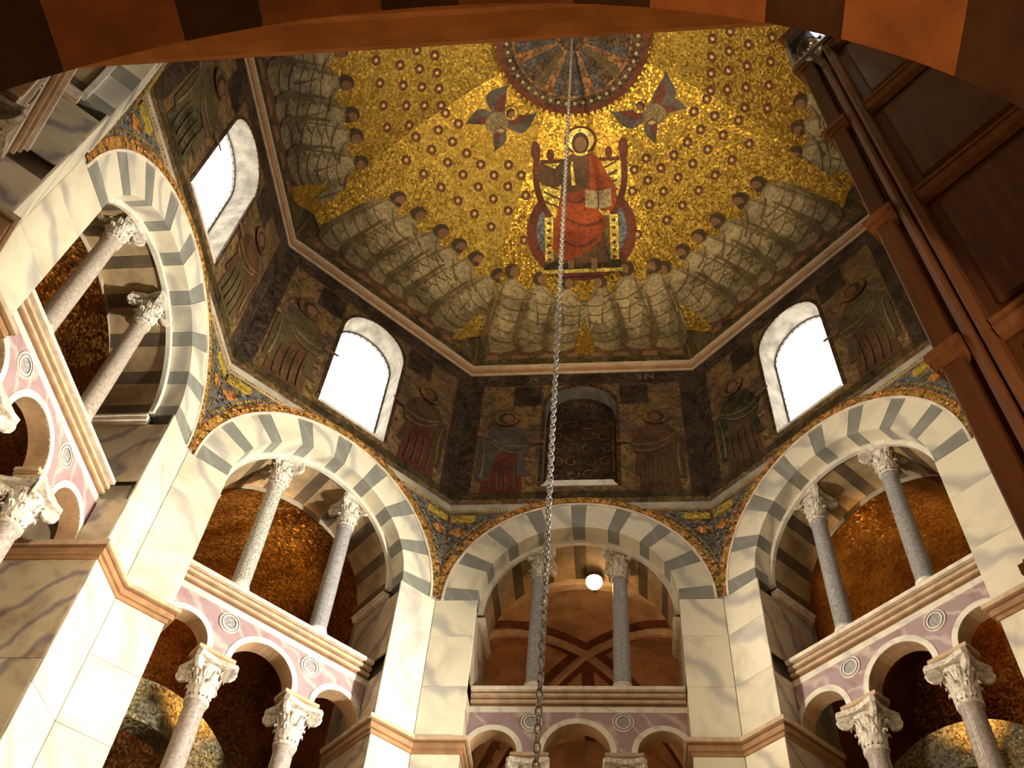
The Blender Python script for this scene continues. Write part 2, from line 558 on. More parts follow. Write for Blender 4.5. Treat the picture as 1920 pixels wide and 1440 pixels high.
def cartouche_mesh(sg):
    mb = MB()
    pts = [(2.32, 18.05), (2.62, 17.86), (2.94, 17.86), (2.94, 18.10), (2.70, 18.20), (2.40, 18.20)]
    pts = [(2.36, 17.98), (2.92, 17.98), (2.92, 18.19), (2.36, 18.19)]
    mb.slab([(sg * x, z) for x, z in pts], -0.05, -0.02, 0)
    c = [(2.72 + 0.16 * (1 + 0.18 * math.cos(4 * t)) * math.cos(t), 17.66 + 0.12 * (1 + 0.18 * math.cos(4 * t)) * math.sin(t)) for t in [2 * math.pi * i / 20 for i in range(20)]]
    mb.slab([(sg * x, z) for x, z in c], -0.05, -0.02, 1)
    return mb.mesh('cartouche', ['yellow', 'orange_band'])
CART = {sg: cartouche_mesh(sg) for sg in (-1, 1)}

# bead line that closes the spandrels at the foot of the drum
def spandrel_border():
    mb = MB()
    x = RE * 0.0 + 1.62
    for sg in (-1, 1):
        mb.box(min(sg * x, sg * (S - 0.02)), max(sg * x, sg * (S - 0.02)), -0.05, 0.01, ZSP, ZSP + 0.05)
        n = 18
        for i in range(n):
            cx = sg * (x + (S - x - 0.03) * (i + 0.5) / n)
            mb.box(cx - 0.022, cx + 0.022, -0.065, -0.045, ZSP + 0.005, ZSP + 0.045, 1)
    return mb.mesh('spandrel_border', ['moulding_stone', 'yellow'])
SPBORDER = spandrel_border()

# pier ledge
def ledge_mesh(sg, face=True):
    mb = MB()
    for z0, z1, p, mi in ((12.08, 12.15, 0.05, 1), (12.15, 12.26, 0.10, 1), (12.26, 12.30, 0.12, 2), (12.30, ZL, 0.16, 0)):
        pl = [(S - p * TAN, -p), (RI - p, -p), (RI - p, 0.5), (RI - p, 1.5), (RI, 1.5), (RI, 0.0), (S, 0.0)]
        pl = [(sg * x, y) for x, y in pl]
        mb.prism(pl, z0, z1, mi)
    return mb.mesh('ledge', ['moulding_stone', 'ledge_stone', 'moulding_dark'])
LEDGE = {sg: ledge_mesh(sg) for sg in (-1, 1)}

def slab_mesh(sg, x0, x1, z0, z1, p=0.022, m='white_marble'):
    g = 0.004
    xe = x1 - (p * TAN if abs(x1 - S) < 1e-6 else 0) - g
    pts = [(x0 + g, z0 + g), (xe, z0 + g), (xe, z1 - g), (x0 + g, z1 - g)]
    return bevel_mesh(MB().slab([(sg * x, z) for x, z in pts], -p, 0.02).mesh('marble_slab', m), 0.005)

def reveal_slab_mesh(sg, y0, y1, z0, z1, p=0.02, m='veined_marble'):
    g = 0.004
    x0, x1 = sorted((sg * (RI - p), sg * (RI + 0.02)))
    return bevel_mesh(MB().box(x0, x1, y0 + g, y1 - g, z0 + g, z1 - g).mesh('marble_slab', m), 0.005)

SLABS = []
for sg in (-1, 1):
    for z0, z1 in ((ZL, 13.55), (13.55, 14.75), (14.75, ZC)):
        SLABS.append(slab_mesh(sg, RI - 0.02, S, z0, z1))
    for z0, z1 in ((8.4, 9.8), (9.8, 11.0), (11.0, 12.08)):
        SLABS.append(slab_mesh(sg, RI - 0.02, S, z0, z1))
    for z0, z1 in ((13.9, 15.42), (ZL, 13.45)):
        SLABS.append(reveal_slab_mesh(sg, 0.02, 0.52 if z1 < 13.5 else 1.55, z0, z1))
    for z0, z1 in ((8.4, 10.2), (10.2, 12.08)):
        SLABS.append(reveal_slab_mesh(sg, 0.02, 1.55, z0, z1))

def impost_mesh(sg):
    mb = MB()
    for z0, z1, p, mi in ((15.40, 15.47, 0.06, 1), (15.47, 15.55, 0.11, 0), (15.55, 15.60, 0.15, 0)):
        x0, x1 = sorted((sg * (RI - p), sg * (RI + 0.02)))
        mb.box(x0, x1, 0.42, 1.58, z0, z1, mi)
    return mb.mesh('impost', ['moulding_light', 'moulding_stone'])
IMPOST = {sg: impost_mesh(sg) for sg in (-1, 1)}

# cornice at the springing of the dome, its frieze and corner strips
def cornice_mesh():
    mb = MB()
    for z0, z1, p, mi in ((23.66, 23.74, 0.04, 0), (23.74, 23.84, 0.09, 1), (23.84, 23.92, 0.15, 0), (23.92, 24.0, 0.12, 0)):
        mb.prism([(-S + p * TAN, -p), (S - p * TAN, -p), (S, 0.0), (-S, 0.0)], z0, z1, mi)
    return mb.mesh('cornice', ['moulding_stone', 'ledge_stone'])
CORNICE = cornice_mesh()

def frieze_mesh():
    mb = MB()
    def strip(x0, x1, z0, z1, y, mi):
        mb.add([(x0, y, z0), (x1, y, z0), (x1, y, z1), (x0, y, z1)], [(0, 1, 2, 3)], mi)
    strip(-S + .01, S - .01, 23.20, 23.66, -0.010, 0)
    strip(-S + .01, S - .01, 23.16, 23.20, -0.014, 2)
    for sg in (-1, 1):
        strip(*sorted((sg * (S - 0.36), sg * (S - .01))), 19.0, 23.16, -0.010, 0)
        strip(*sorted((sg * (S - 0.40), sg * (S - .36))), 19.0, 23.16, -0.012, 2)
        strip(*sorted((sg * 1.02, sg * 1.75)), 22.30, 23.10, -0.012, 0)
    strip(-S + .01, S - .01, 18.78, 19.0, -0.010, 1)
    return mb.mesh('frieze', ['drum_dark', 'ground', 'medal_brown'], fix=False)
FRIEZE = frieze_mesh()

# window surround, glass and frame
def window_surround():
    mb = MB()
    for sg in (-1, 1):
        x0, x1 = sorted((sg * WW, sg * (WW + 0.09)))
        mb.box(x0, x1, -0.015, 0.02, WSILL, WSPR)
    mb.arcprism([(WW, -0.015), (WW + 0.09, -0.015), (WW + 0.09, 0.02), (WW, 0.02)], 0, WSPR, 0, math.pi, 24)
    return mb.mesh('window_surround', 'medal_brown')
WSUR = window_surround()

def pane_mesh(y, m):
    pts = contour(WW - 0.03, WSILL + 0.05, WSPR, WW - 0.03, 24)
    return MB().slab([(x, z) for x, z in pts], y, y + 0.02).mesh('pane', m)
PANES = {k: pane_mesh(0.62, 'window_glass_%d' % k) for k in WIN_STRENGTH}

def winframe_mesh():
    mb = MB()
    pts = contour(WW, WSILL, WSPR, WW, 28)
    inn = contour(WW - 0.045, WSILL + 0.06, WSPR, WW - 0.045, 28)
    n = len(pts)
    for i in range(n):
        j = (i + 1) % n
        a, b, c, d = pts[i], pts[j], inn[j], inn[i]
        mb.add([(a[0], 0.56, a[1]), (b[0], 0.56, b[1]), (c[0], 0.56, c[1]), (d[0], 0.56, d[1])], [(0, 1, 2, 3)])
        mb.add([(d[0], 0.56, d[1]), (c[0], 0.56, c[1]), (c[0], 0.62, c[1]), (d[0], 0.62, d[1])], [(0, 1, 2, 3)])
    # little teeth of the leadwork round the rim
    def tooth(x, z, dx, dz):
        tx, tz = -dz, dx
        w = 0.018
        mb.add([(x + tx * w, 0.575, z + tz * w), (x - tx * w, 0.575, z - tz * w), (x + dx * 0.07, 0.575, z + dz * 0.07)], [(0, 1, 2)])
    for i in range(12):
        z = WSILL + 0.2 + 0.25 * i
        tooth(-WW + 0.045, z, 1, 0)
        tooth(WW - 0.045, z, -1, 0)
    for i in range(1, 14):
        t = math.pi * i / 14
        tooth((WW - 0.045) * math.cos(t), WSPR + (WW - 0.045) * math.sin(t), -math.cos(t), -math.sin(t))
    return mb.mesh('window_frame', 'frame_lead', fix=False)
WFRAME = winframe_mesh()
WSILLM = MB().slab([(-WW, WSILL - 0.02), (WW, WSILL - 0.02), (WW - 0.05, WSILL + 0.05), (-WW + 0.05, WSILL + 0.05)], -0.02, 0.66).mesh('window_sill', 'border_marble')

# gallery behind an arch: side walls, barrel vault in dark gold mosaic, end wall, floor
def gallery_mesh():
    mb = MB()
    y0, y1 = DEEP, 6.2
    r0, r1 = 2.35, 2.9
    zs = 15.3
    n = 20
    m = 10
    vv = []
    for j in range(m + 1):
        t = j / m
        y = y0 + (y1 - y0) * t
        r = r0 + (r1 - r0) * t
        vv += [(-r, y, Z0G)] + [(-r * math.cos(math.pi * i / n), y, zs + 0.1 * t + (r * 0.98) * math.sin(math.pi * i / n)) for i in range(n + 1)] + [(r, y, Z0G)]
    k = n + 3
    for j in range(m):
        for i in range(k - 1):
            mb.add([vv[j * k + i], vv[j * k + i + 1], vv[(j + 1) * k + i + 1], vv[(j + 1) * k + i]], [(0, 1, 2, 3)], 0)
    mb.add(vv[m * k:(m + 1) * k], [tuple(range(k))], 0)
    # annulus that joins the arch soffit to the wider vault
    inner = contour(RI - 0.05, Z0G, ZC, RI - 0.05, n)
    outer = [(x, z) for x, y, z in vv[:k]]
    for i in range(k - 1):
        a, b, c, d = inner[i], inner[i + 1], outer[i + 1], outer[i]
        mb.add([(a[0], y0, a[1]), (b[0], y0, b[1]), (c[0], y0, c[1]), (d[0], y0, d[1])], [(0, 1, 2, 3)], 1)
    mb.add([(-3, 0, Z0G), (3, 0, Z0G), (3, y1, Z0G), (-3, y1, Z0G)], [(0, 1, 2, 3)], 2)
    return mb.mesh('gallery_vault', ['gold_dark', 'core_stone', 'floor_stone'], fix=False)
GALLERY = gallery_mesh()
GALARCH = MB().arcprism([(1.35, 3.0), (2.2, 3.0), (2.2, 3.5), (1.35, 3.5)], -0.9, 10.9, 0.0, math.pi, 36).mesh('gallery_arch', 'arch_mosaic')

# ------------------------------------------------------------------ columns
def capital_mesh(r, z0, z1, spread):
    """leafy capital: bell, two rows of curled leaves, corner volutes and a hollowed abacus"""
    mb = MB()
    h = z1 - z0
    mb.lathe([(r * 1.0, z0), (r * 1.16, z0 + h * .03), (r * 1.16, z0 + h * .08), (r * .98, z0 + h * .10), (r * 1.0, z0 + h * .45), (r * 1.2, z0 + h * .72), (r * 1.45, z0 + h * .86)], 20)
    def leaf(a, zb, lh, r_in, out, w):
        ca, sa = math.cos(a), math.sin(a)
        prof = [(0, 0.00, 1.0), (0.03, 0.35, 1.05), (0.10, 0.68, 0.95), (0.55, 0.95, 0.7), (0.95, 0.98, 0.45), (1.05, 0.84, 0.15)]
        vv, fs = [], []
        for o, hh, ww in prof:
            rr = r_in + out * o
            for k, bulge in ((-1, 0), (-0.5, .5), (0, 1), (0.5, .5), (1, 0)):
                t = k * w * ww
                rb = rr + bulge * 0.02
                vv.append((rb * ca - t * sa, rb * sa + t * ca, zb + lh * hh + (0.02 * math.cos(6 * k))))
        for i in range(len(prof) - 1):
            for k in range(4):
                fs.append((i * 5 + k, i * 5 + k + 1, (i + 1) * 5 + k + 1, (i + 1) * 5 + k))
        mb.add(vv, fs)
    for i in range(8):
        leaf(2 * math.pi * i / 8, z0 + h * .10, h * .38, r * 1.03, spread * .34, r * .38)
    for i in range(8):
        leaf(2 * math.pi * (i + .5) / 8, z0 + h * .14, h * .62, r * 1.06, spread * .46, r * .36)
    for i in range(4):                    # volutes under the corners
        a = math.pi / 4 + math.pi / 2 * i
        leaf(a, z0 + h * .42, h * .46, r * 1.12, spread * .95, r * .26)
        cx, cy = (r * 1.12 + spread * .82) * math.cos(a), (r * 1.12 + spread * .82) * math.sin(a)
        seg = 10
        vv = []
        for s_ in (-1, 1):
            for k in range(seg):
                t = 2 * math.pi * k / seg
                rad = 0.11 * h / .6
                lx = rad * math.cos(t)
                vv.append((cx + lx * math.cos(a) - s_ * .03 * math.sin(a), cy + lx * math.sin(a) + s_ * .03 * math.cos(a), z0 + h * .78 + rad * math.sin(t)))
        mb.add(vv, [tuple(range(seg - 1, -1, -1)), tuple(range(seg, 2 * seg))] + [(k, (k + 1) % seg, seg + (k + 1) % seg, seg + k) for k in range(seg)])
    # abacus with hollowed sides
    hw = r + spread * .82
    pl = []
    for q in range(4):
        a = math.pi / 4 + math.pi / 2 * q
        for t in (-.08, .08):
            pl.append((hw * 1.38 * math.cos(a + t), hw * 1.38 * math.sin(a + t)))
        b = a + math.pi / 4
        pl.append((hw * .84 * math.cos(b), hw * .84 * math.sin(b)))
    mb.prism(pl, z0 + h * .88, z1)
    return mb.mesh('capital', 'capital_stone')

def shaft_mesh(r, z0, z1, m):
    return MB().lathe([(r * 1.10, z0), (r * 1.10, z0 + .04), (r * 1.03, z0 + .10), (r * 1.02, z0 + (z1 - z0) * .35), (r * .93, z1 - .10), (r * .93, z1 - .05), (r * 1.03, z1 - .04), (r * 1.03, z1)], 28).mesh('shaft', m, True)

def base_mesh(r, z0, z1):
    h = z1 - z0
    mb = MB().box(-r * 1.42, r * 1.42, -r * 1.42, r * 1.42, z0, z0 + h * .3)
    pr = [(r * 1.38, z0 + h * .3)]
    pr += [(r * 1.28 + .11 * r * math.sin(t), z0 + h * .45 - h * .15 * math.cos(t)) for t in [math.pi * i / 6 for i in range(7)]]
    pr += [(r * 1.15, z0 + h * .66), (r * 1.15, z0 + h * .72), (r * 1.22, z0 + h * .80), (r * 1.22, z0 + h * .90), (r * 1.1, z1)]
    mb.lathe(pr, 24)
    return mb.mesh('base', 'border_marble')

YC = 0.72                                 # columns stand this far behind the wall face
UC = 0.88
CAPU = capital_mesh(0.165, 16.86, 17.56, 0.21)
CAPL = capital_mesh(0.185, 11.52, 12.28, 0.24)
BASEU = base_mesh(0.17, 13.86, 14.10)
SHU = {k: shaft_mesh(0.172, 14.10, 16.86, k) for k in ('granite_speckled', 'granite_grey', 'granite_tan')}
SHL = {k: shaft_mesh(0.19, 8.55, 11.52, k) for k in ('porphyry',)}
BASEL = base_mesh(0.19, Z0G, 8.55)
def impost_block():
    mb = MB()
    for z0, z1, w, mi in ((12.28, 12.38, .30, 0), (12.38, 12.43, .33, 1), (12.43, 12.5, .36, 0)):
        mb.box(-w, w, -.20, .20, z0, z1, mi)
    return mb.mesh('impost_block', ['moulding_stone', 'ledge_stone'])
IBLOCK = impost_block()

def column(phi, sx, tier, shaft, label):
    t = empty('column')
    place_wall(t, phi)
    a = math.radians(phi)
    p = WP(phi, sx * UC, YC, 13.86 if tier == 'upper' else Z0G)
    t.location = p
    zb = p.z
    parts = [('base', BASEU), ('shaft', SHU.get(shaft)), ('capital', CAPU)] if tier == 'upper' else [('base', BASEL), ('shaft', SHL.get(shaft)), ('capital', CAPL), ('impost_block', IBLOCK)]
    for n, me in parts:
        o = link(n, me, None, t)
        o.location = (0, 0, -zb)
    tag(t, label, 'column', 'columns of the upper tier' if tier == 'upper' else 'columns of the lower tier', 'thing')
    return t

# ------------------------------------------------------------------ pierced marble arcade between the piers
AY0, AY1 = 0.55, 0.90
def arcade_meshes():
    body, bord = MB(), MB()
    n = 18
    arcs = [(-1.60, 0.48), (0.0, 0.63), (1.60, 0.48)]
    z0, z1 = 12.5, 13.50
    edges = []                            # lower outline from left to right
    x = -RI
    low = [(-RI, z0)]
    for c, r in arcs:
        low.append((c - r, z0))
        low += [(c - r * math.cos(math.pi * i / n), z0 + r * math.sin(math.pi * i / n)) for i in range(1, n)]
        low.append((c + r, z0))
    low.append((RI, z0))
    low = [p for i, p in enumerate(low) if i == 0 or p != low[i - 1]]
    for y, flip in ((AY0, False), (AY1, True)):
        vv, fs = [], []
        for px, pz in low:
            vv += [(px, y, pz), (px, y, z1)]
        for i in range(len(low) - 1):
            if abs(low[i][0] - low[i + 1][0]) > 1e-5:
                fs.append((2 * i, 2 * i + 2, 2 * i + 3, 2 * i + 1))
        body.add(vv, fs)
    k = len(low)
    body.add([(px, AY0, pz) for px, pz in low] + [(px, AY1, pz) for px, pz in low], [(i, i + 1, k + i + 1, k + i) for i in range(k - 1)], 1)
    body.add([(-RI, AY0, z1), (RI, AY0, z1), (RI, AY1, z1), (-RI, AY1, z1)], [(0, 1, 2, 3)])
    panel = body.mesh('panel', ['purple_marble', 'choir_plaster'], fix=False)
    borders = [MB().arcprism([(r, AY0 - .015), (r + .11, AY0 - .015), (r + .11, AY0 + .02), (r, AY0 + .02)], c, z0, 0, math.pi, 24).mesh('arch_border', 'border_marble') for c, r in arcs]
    bm_ = MB().box(-RI, RI, AY0 - .014, AY0 + .01, 13.37, 13.50).mesh('top_band', 'border_marble')
    mo = MB()
    for a, b, p, mi in ((13.50, 13.55, .03, 1), (13.55, 13.61, .08, 0), (13.61, 13.66, .05, 1), (13.66, 13.73, .12, 0), (13.73, 13.78, .09, 1), (13.78, 13.86, .17, 2)):
        mo.box(-RI + .021, RI - .021, AY0 - p, AY1 + p, a, b, mi)
    mould = mo.mesh('moulding', ['moulding_stone', 'moulding_dark', 'moulding_light'])
    rd = MB()
    def disc(r0, r1, y0, y1, mi):
        seg = 28
        vv = []
        for r, y in ((r0, y0), (r1, y0), (r1, y1)):
            vv += [(r * math.cos(2 * math.pi * i / seg), y, r * math.sin(2 * math.pi * i / seg)) for i in range(seg)]
        fs = [(i, (i + 1) % seg, seg + (i + 1) % seg, seg + i) for i in range(seg)] + [(seg + i, seg + (i + 1) % seg, 2 * seg + (i + 1) % seg, 2 * seg + i) for i in range(seg)]
        rd.add(vv, fs, mi)
    disc(0.001, 0.125, -.012, -.012, 1)
    disc(0.125, 0.150, -.030, 0, 0)
    disc(0.150, 0.185, -.014, 0, 1)
    disc(0.185, 0.205, -.026, 0, 0)
    roundel = rd.mesh('roundel', ['border_marble', 'granite_grey'], fix=False)
    return panel, borders, bm_, mould, roundel
ARC = arcade_meshes()

def arcade(phi, label):
    t = empty('marble_arcade')
    place_wall(t, phi)
    link('panel', ARC[0], None, t)
    for b in ARC[1]:
        link('arch_border', b, None, t)
    link('top_band', ARC[2], None, t)
    link('moulding', ARC[3], None, t)
    for sx in (-1, 1):
        o = link('roundel', ARC[4], None, t)
        o.location = (sx * 0.87, AY0, 13.15)
    tag(t, label, 'arcade', 'marble arcades in the gallery openings')

# ------------------------------------------------------------------ flat mosaic pictures
def picture_mesh(name, shapes, surf, step=0.35, lift=0.008, dl=0.005):
    """shapes: [(material, [(a,b)...])] laid over each other; surf(a,b,h) gives the point h above the surface"""
    mats = []
    V, F, M = [], [], []
    for li, (mname, poly) in enumerate(shapes):
        if mname not in mats:
            mats.append(mname)
        bm = bmesh.new()
        vs_ = [bm.verts.new((a, b, 0)) for a, b in poly]
        try:
            bm.faces.new(vs_)
        except ValueError:
            bm.free()
            continue
        bmesh.ops.triangulate(bm, faces=bm.faces)
        for _ in range(3):
            le = [e for e in bm.edges if e.calc_length() > step]
            if not le:
                break
            bmesh.ops.subdivide_edges(bm, edges=le, cuts=1)
            bmesh.ops.triangulate(bm, faces=bm.faces)
        b0 = len(V)
        bm.verts.index_update()
        for v in bm.verts:
            V.append(surf(v.co.x, v.co.y, lift + dl * li))
        for f in bm.faces:
            F.append(tuple(b0 + v.index for v in f.verts))
            M.append(mats.index(mname))
        bm.free()
    me = bpy.data.meshes.new(name)
    me.from_pydata(V, [], F)
    for m in mats:
        me.materials.append(MATS[m])
    me.polygons.foreach_set('material_index', M)
    me.update()
    return me

def ell(cx, cy, rx, ry, n=16, a0=0.0):
    return [(cx + rx * math.cos(a0 + 2 * math.pi * i / n), cy + ry * math.sin(a0 + 2 * math.pi * i / n)) for i in range(n)]

def stroke(pts, w0, w1=None):
    """a tapering line"""
    w1 = w0 if w1 is None else w1
    L, Rr = [], []
    n = len(pts)
    for i, (x, y) in enumerate(pts):
        a = pts[max(0, i - 1)]
        b = pts[min(n - 1, i + 1)]
        dx, dy = b[0] - a[0], b[1] - a[1]
        l = math.hypot(dx, dy) or 1
        w = w0 + (w1 - w0) * i / (n - 1)
        L.append((x - dy / l * w, y + dx / l * w))
        Rr.append((x + dy / l * w, y - dx / l * w))
    return L + Rr[::-1]

def curve(p0, p1, p2, n=7):
    return [((1 - t) ** 2 * p0[0] + 2 * t * (1 - t) * p1[0] + t * t * p2[0], (1 - t) ** 2 * p0[1] + 2 * t * (1 - t) * p1[1] + t * t * p2[1]) for t in [i / n for i in range(n + 1)]]

def xf(shapes, cx, cy, s, flip=1, shear=0.0):
    return [(m, [(cx + flip * s * (x + shear * y), cy + s * y) for x, y in (p if flip > 0 else p[::-1])]) for m, p in shapes]

def elder(kind=0):
    """robed man stepping to the right with veiled hands held out; one unit tall, feet at 0"""
    k = kind % 3
    ah = (0.0, 0.045, -0.04)[k]            # height of the hands
    body = [(-0.24, 0.07), (-0.10, 0.03), (0.02, 0.06), (0.10, 0.10), (0.13, 0.28), (0.16, 0.44), (0.22, 0.52 + ah), (0.29, 0.57 + ah), (0.31, 0.63 + ah), (0.24, 0.66 + ah), (0.17, 0.69), (0.12, 0.78), (0.075, 0.83), (0.05, 0.88), (-0.03, 0.88), (-0.06, 0.83), (-0.14, 0.77), (-0.19, 0.62), (-0.23, 0.42), (-0.28, 0.20)]
    sh = [('brown_robe', [(-0.22, -0.01), (0.10, -0.01), (0.11, 0.14), (-0.22, 0.14)]),
          ('skin', [(-0.22, -0.04), (-0.09, -0.04), (-0.12, 0.01), (-0.20, 0.01)]),
          ('skin', [(0.02, -0.04), (0.15, -0.04), (0.11, 0.01), (0.03, 0.01)]),
          ('robe', body),
          ('robe_light', [(-0.04, 0.84), (0.06, 0.84), (0.12, 0.74), (0.13, 0.58), (0.04, 0.36), (-0.08, 0.20), (-0.12, 0.50)]),
          ('robe_light', [(0.31, 0.63 + ah), (0.34, 0.50), (0.31, 0.36), (0.27, 0.29), (0.23, 0.40), (0.20, 0.52), (0.24, 0.63 + ah)])]
    for p0, p1, p2 in (((-0.14, 0.75), (0.00, 0.56), (0.22, 0.60 + ah)), ((-0.17, 0.66), (0.00, 0.44), (0.18, 0.52)), ((-0.20, 0.54), (0.00, 0.30), (0.15, 0.42)), ((-0.22, 0.42), (-0.04, 0.18), (0.13, 0.30)), ((-0.25, 0.28), (-0.08, 0.08), (0.11, 0.18)), ((-0.05, 0.82), (-0.15, 0.58), (-0.24, 0.12)), ((0.05, 0.82), (0.10, 0.70), (0.26, 0.62 + ah)), ((0.25, 0.58 + ah), (0.28, 0.45), (0.27, 0.33))):
        sh.append(('robe_dark', stroke(curve(p0, p1, p2, 6), 0.003, 0.010)))
    sh += [('robe_dark', [(-0.28, 0.20), (-0.24, 0.07), (-0.18, 0.05), (-0.21, 0.24), (-0.19, 0.46), (-0.15, 0.68), (-0.19, 0.62), (-0.23, 0.42)]),
           ('hair', ell(0.015, 0.925, 0.070, 0.078)), ('skin', ell(0.045, 0.912, 0.046, 0.058))]
    if k != 1:
        sh.append(('hair', [(0.02, 0.875), (0.085, 0.895), (0.095, 0.855), (0.05, 0.83)]))
    return sh

def seated():
    """throned figure in red on a rainbow-coloured globe; one unit tall, footstool at 0"""
    sh = [('wine', ell(0.0, 0.32, 0.36, 0.34, 36)), ('blue', ell(0.0, 0.33, 0.295, 0.285, 32)), ('robe', ell(0.0, 0.36, 0.235, 0.25, 28)),
          ('yellow', [(-0.20, 0.42), (-0.26, 0.60), (-0.27, 0.70), (-0.24, 0.79), (0.24, 0.79), (0.27, 0.70), (0.26, 0.60), (0.20, 0.42)]),
          ('wine', stroke(curve((-0.20, 0.42), (-0.33, 0.60), (-0.275, 0.84), 8), 0.020)), ('wine', stroke(curve((0.20, 0.42), (0.33, 0.60), (0.275, 0.84), 8), 0.020)),
          ('wine', [(-0.26, 0.775), (0.26, 0.775), (0.26, 0.80), (-0.26, 0.80)])]
    for sx in (-1, 1):
        sh.append(('wine', ell(sx * 0.285, 0.86, 0.032, 0.065, 12)))
        sh.append(('wine', ell(sx * 0.19, 0.83, 0.025, 0.040, 10)))
        sh.append(('yellow', [(sx * 0.185, 0.10), (sx * 0.24, 0.10), (sx * 0.24, 0.42), (sx * 0.185, 0.42)][::sx]))
        for k in range(6):
            sh.append(('wine', ell(sx * 0.212, 0.13 + k * 0.05, 0.014, 0.012, 8)))
        for k in range(5):
            sh.append(('brown_robe', stroke([(sx * 0.14, 0.48 + k * .06), (sx * 0.24, 0.53 + k * .06)], 0.006)))
    sh += [('ground', [(-0.25, 0.05), (0.25, 0.05), (0.25, 0.11), (-0.25, 0.11)]), ('yellow', [(-0.26, 0.025), (0.26, 0.025), (0.26, 0.05), (-0.26, 0.05)]),
           ('wine', [(-0.16, 0.0), (0.16, 0.0), (0.19, 0.025), (-0.19, 0.025)]),
           ('brown_robe', [(-0.16, 0.09), (0.17, 0.09), (0.15, 0.30), (-0.14, 0.30)]),
           ('brown_robe', [(-0.13, 0.52), (-0.12, 0.68), (-0.13, 0.76), (-0.09, 0.81), (-0.035, 0.835), (-0.03, 0.87), (0.05, 0.87), (0.055, 0.835), (0.10, 0.81), (0.145, 0.76), (0.14, 0.52)]),
           ('brown_robe', [(-0.09, 0.81), (-0.17, 0.73), (-0.22, 0.715), (-0.255, 0.78), (-0.285, 0.775), (-0.295, 0.70), (-0.25, 0.635), (-0.17, 0.61), (-0.10, 0.64)]),
           ('red_robe', [(0.06, 0.83), (0.12, 0.80), (0.17, 0.70), (0.23, 0.60), (0.235, 0.50), (0.20, 0.44), (0.10, 0.46), (0.06, 0.62)]),
           ('red_robe', [(-0.13, 0.56), (0.06, 0.60), (0.12, 0.44), (0.17, 0.38), (0.12, 0.24), (0.00, 0.14), (-0.14, 0.10), (-0.19, 0.20), (-0.17, 0.38)]),
           ('wine', stroke(curve((-0.12, 0.42), (0.02, 0.30), (0.14, 0.38)), 0.006, 0.016)), ('wine', stroke(curve((-0.15, 0.28), (-0.02, 0.14), (0.10, 0.26)), 0.005, 0.014)), ('wine', stroke(curve((-0.10, 0.54), (-0.02, 0.46), (0.06, 0.56)), 0.005, 0.012)),
           ('yellow', [(-0.055, 0.62), (-0.03, 0.62), (-0.045, 0.78), (-0.06, 0.76)]),
           ('page', [(0.03, 0.47), (0.115, 0.455), (0.20, 0.47), (0.20, 0.59), (0.115, 0.575), (0.03, 0.59)]), ('brown_robe', stroke([(0.115, 0.455), (0.115, 0.578)], 0.004)),
           ('skin', [(0.06, 0.04), (0.10, 0.04), (0.10, 0.12), (0.06, 0.12)]), ('skin', [(-0.09, 0.05), (-0.05, 0.05), (-0.05, 0.11), (-0.09, 0.11)]),
           ('wine', ell(0.01, 0.915, 0.105, 0.095, 24)), ('gold_pale', ell(0.01, 0.915, 0.088, 0.079, 24)),
           ('hair', ell(0.01, 0.895, 0.056, 0.072)), ('skin', ell(0.01, 0.890, 0.038, 0.050)), ('yellow', stroke(curve((-0.035, 0.835), (0.01, 0.805), (0.055, 0.835)), 0.008))]
    return sh

def winged(tips):
    """winged creature with a book: two wings raised and two lowered; metres, centre at 0"""
    def leaf(p0, tip, w, bend, m):
        dx, dy = tip[0] - p0[0], tip[1] - p0[1]
        l = math.hypot(dx, dy)
        nx, ny = -dy / l, dx / l
        L_, R_ = [], []
        for i in range(9):
            t = i / 8
            b = bend * math.sin(math.pi * t)
            ww = w * (0.35 + 1.0 * math.sin(math.pi * min(1, t * 0.9 + 0.1))) * (1 - t ** 4)
            cx, cy_ = p0[0] + dx * t + nx * b, p0[1] + dy * t + ny * b
            L_.append((cx + nx * ww, cy_ + ny * ww))
            R_.append((cx - nx * ww, cy_ - ny * ww))
        return (m, L_ + R_[::-1][1:])
    (ul, ur, dl, dr) = tips
    sh = [leaf((-0.12, 0.05), ul, 0.23, 0.20, 'blue_robe'), leaf((0.12, 0.05), ur, 0.20, -0.20, 'blue_robe'),
          leaf((-0.10, -0.05), dl, 0.17, -0.14, 'blue_robe'), leaf((0.06, -0.10), dr, 0.15, 0.10, 'blue_robe'),
          leaf((-0.12, 0.05), tuple(c * .80 for c in ul), 0.10, 0.07, 'wine'), leaf((0.12, 0.05), tuple(c * .80 for c in ur), 0.10, -0.07, 'wine'),
          leaf((-0.10, -0.05), tuple(c * .80 for c in dl), 0.07, -0.04, 'wine'), leaf((0.06, -0.10), tuple(c * .8 for c in dr), 0.07, 0.03, 'wine'),
          ('robe', [(-0.30, -0.30), (-0.12, -0.42), (0.10, -0.40), (0.26, -0.22), (0.28, 0.02), (0.20, 0.18), (0.10, 0.26), (-0.06, 0.22), (-0.24, 0.10), (-0.32, -0.10)])]
    for k in range(4):
        sh.append(('robe_dark', stroke(curve((-0.20, 0.10 - k * .09), (0.0, 0.0 - k * .09), (0.18, 0.10 - k * .09)), 0.008, 0.016)))
    sh += [('medal_rust', ell(0.14, 0.36, 0.21, 0.21, 20)), ('gold', ell(0.14, 0.36, 0.185, 0.185, 20)), ('hair', ell(0.12, 0.34, 0.125, 0.14)), ('skin', ell(0.16, 0.33, 0.08, 0.10)),
           ('brown_robe', [(0.04, -0.36), (0.28, -0.28), (0.34, -0.08), (0.10, -0.14)]), ('page', [(0.09, -0.31), (0.26, -0.25), (0.29, -0.13), (0.13, -0.18)])]
    return sh

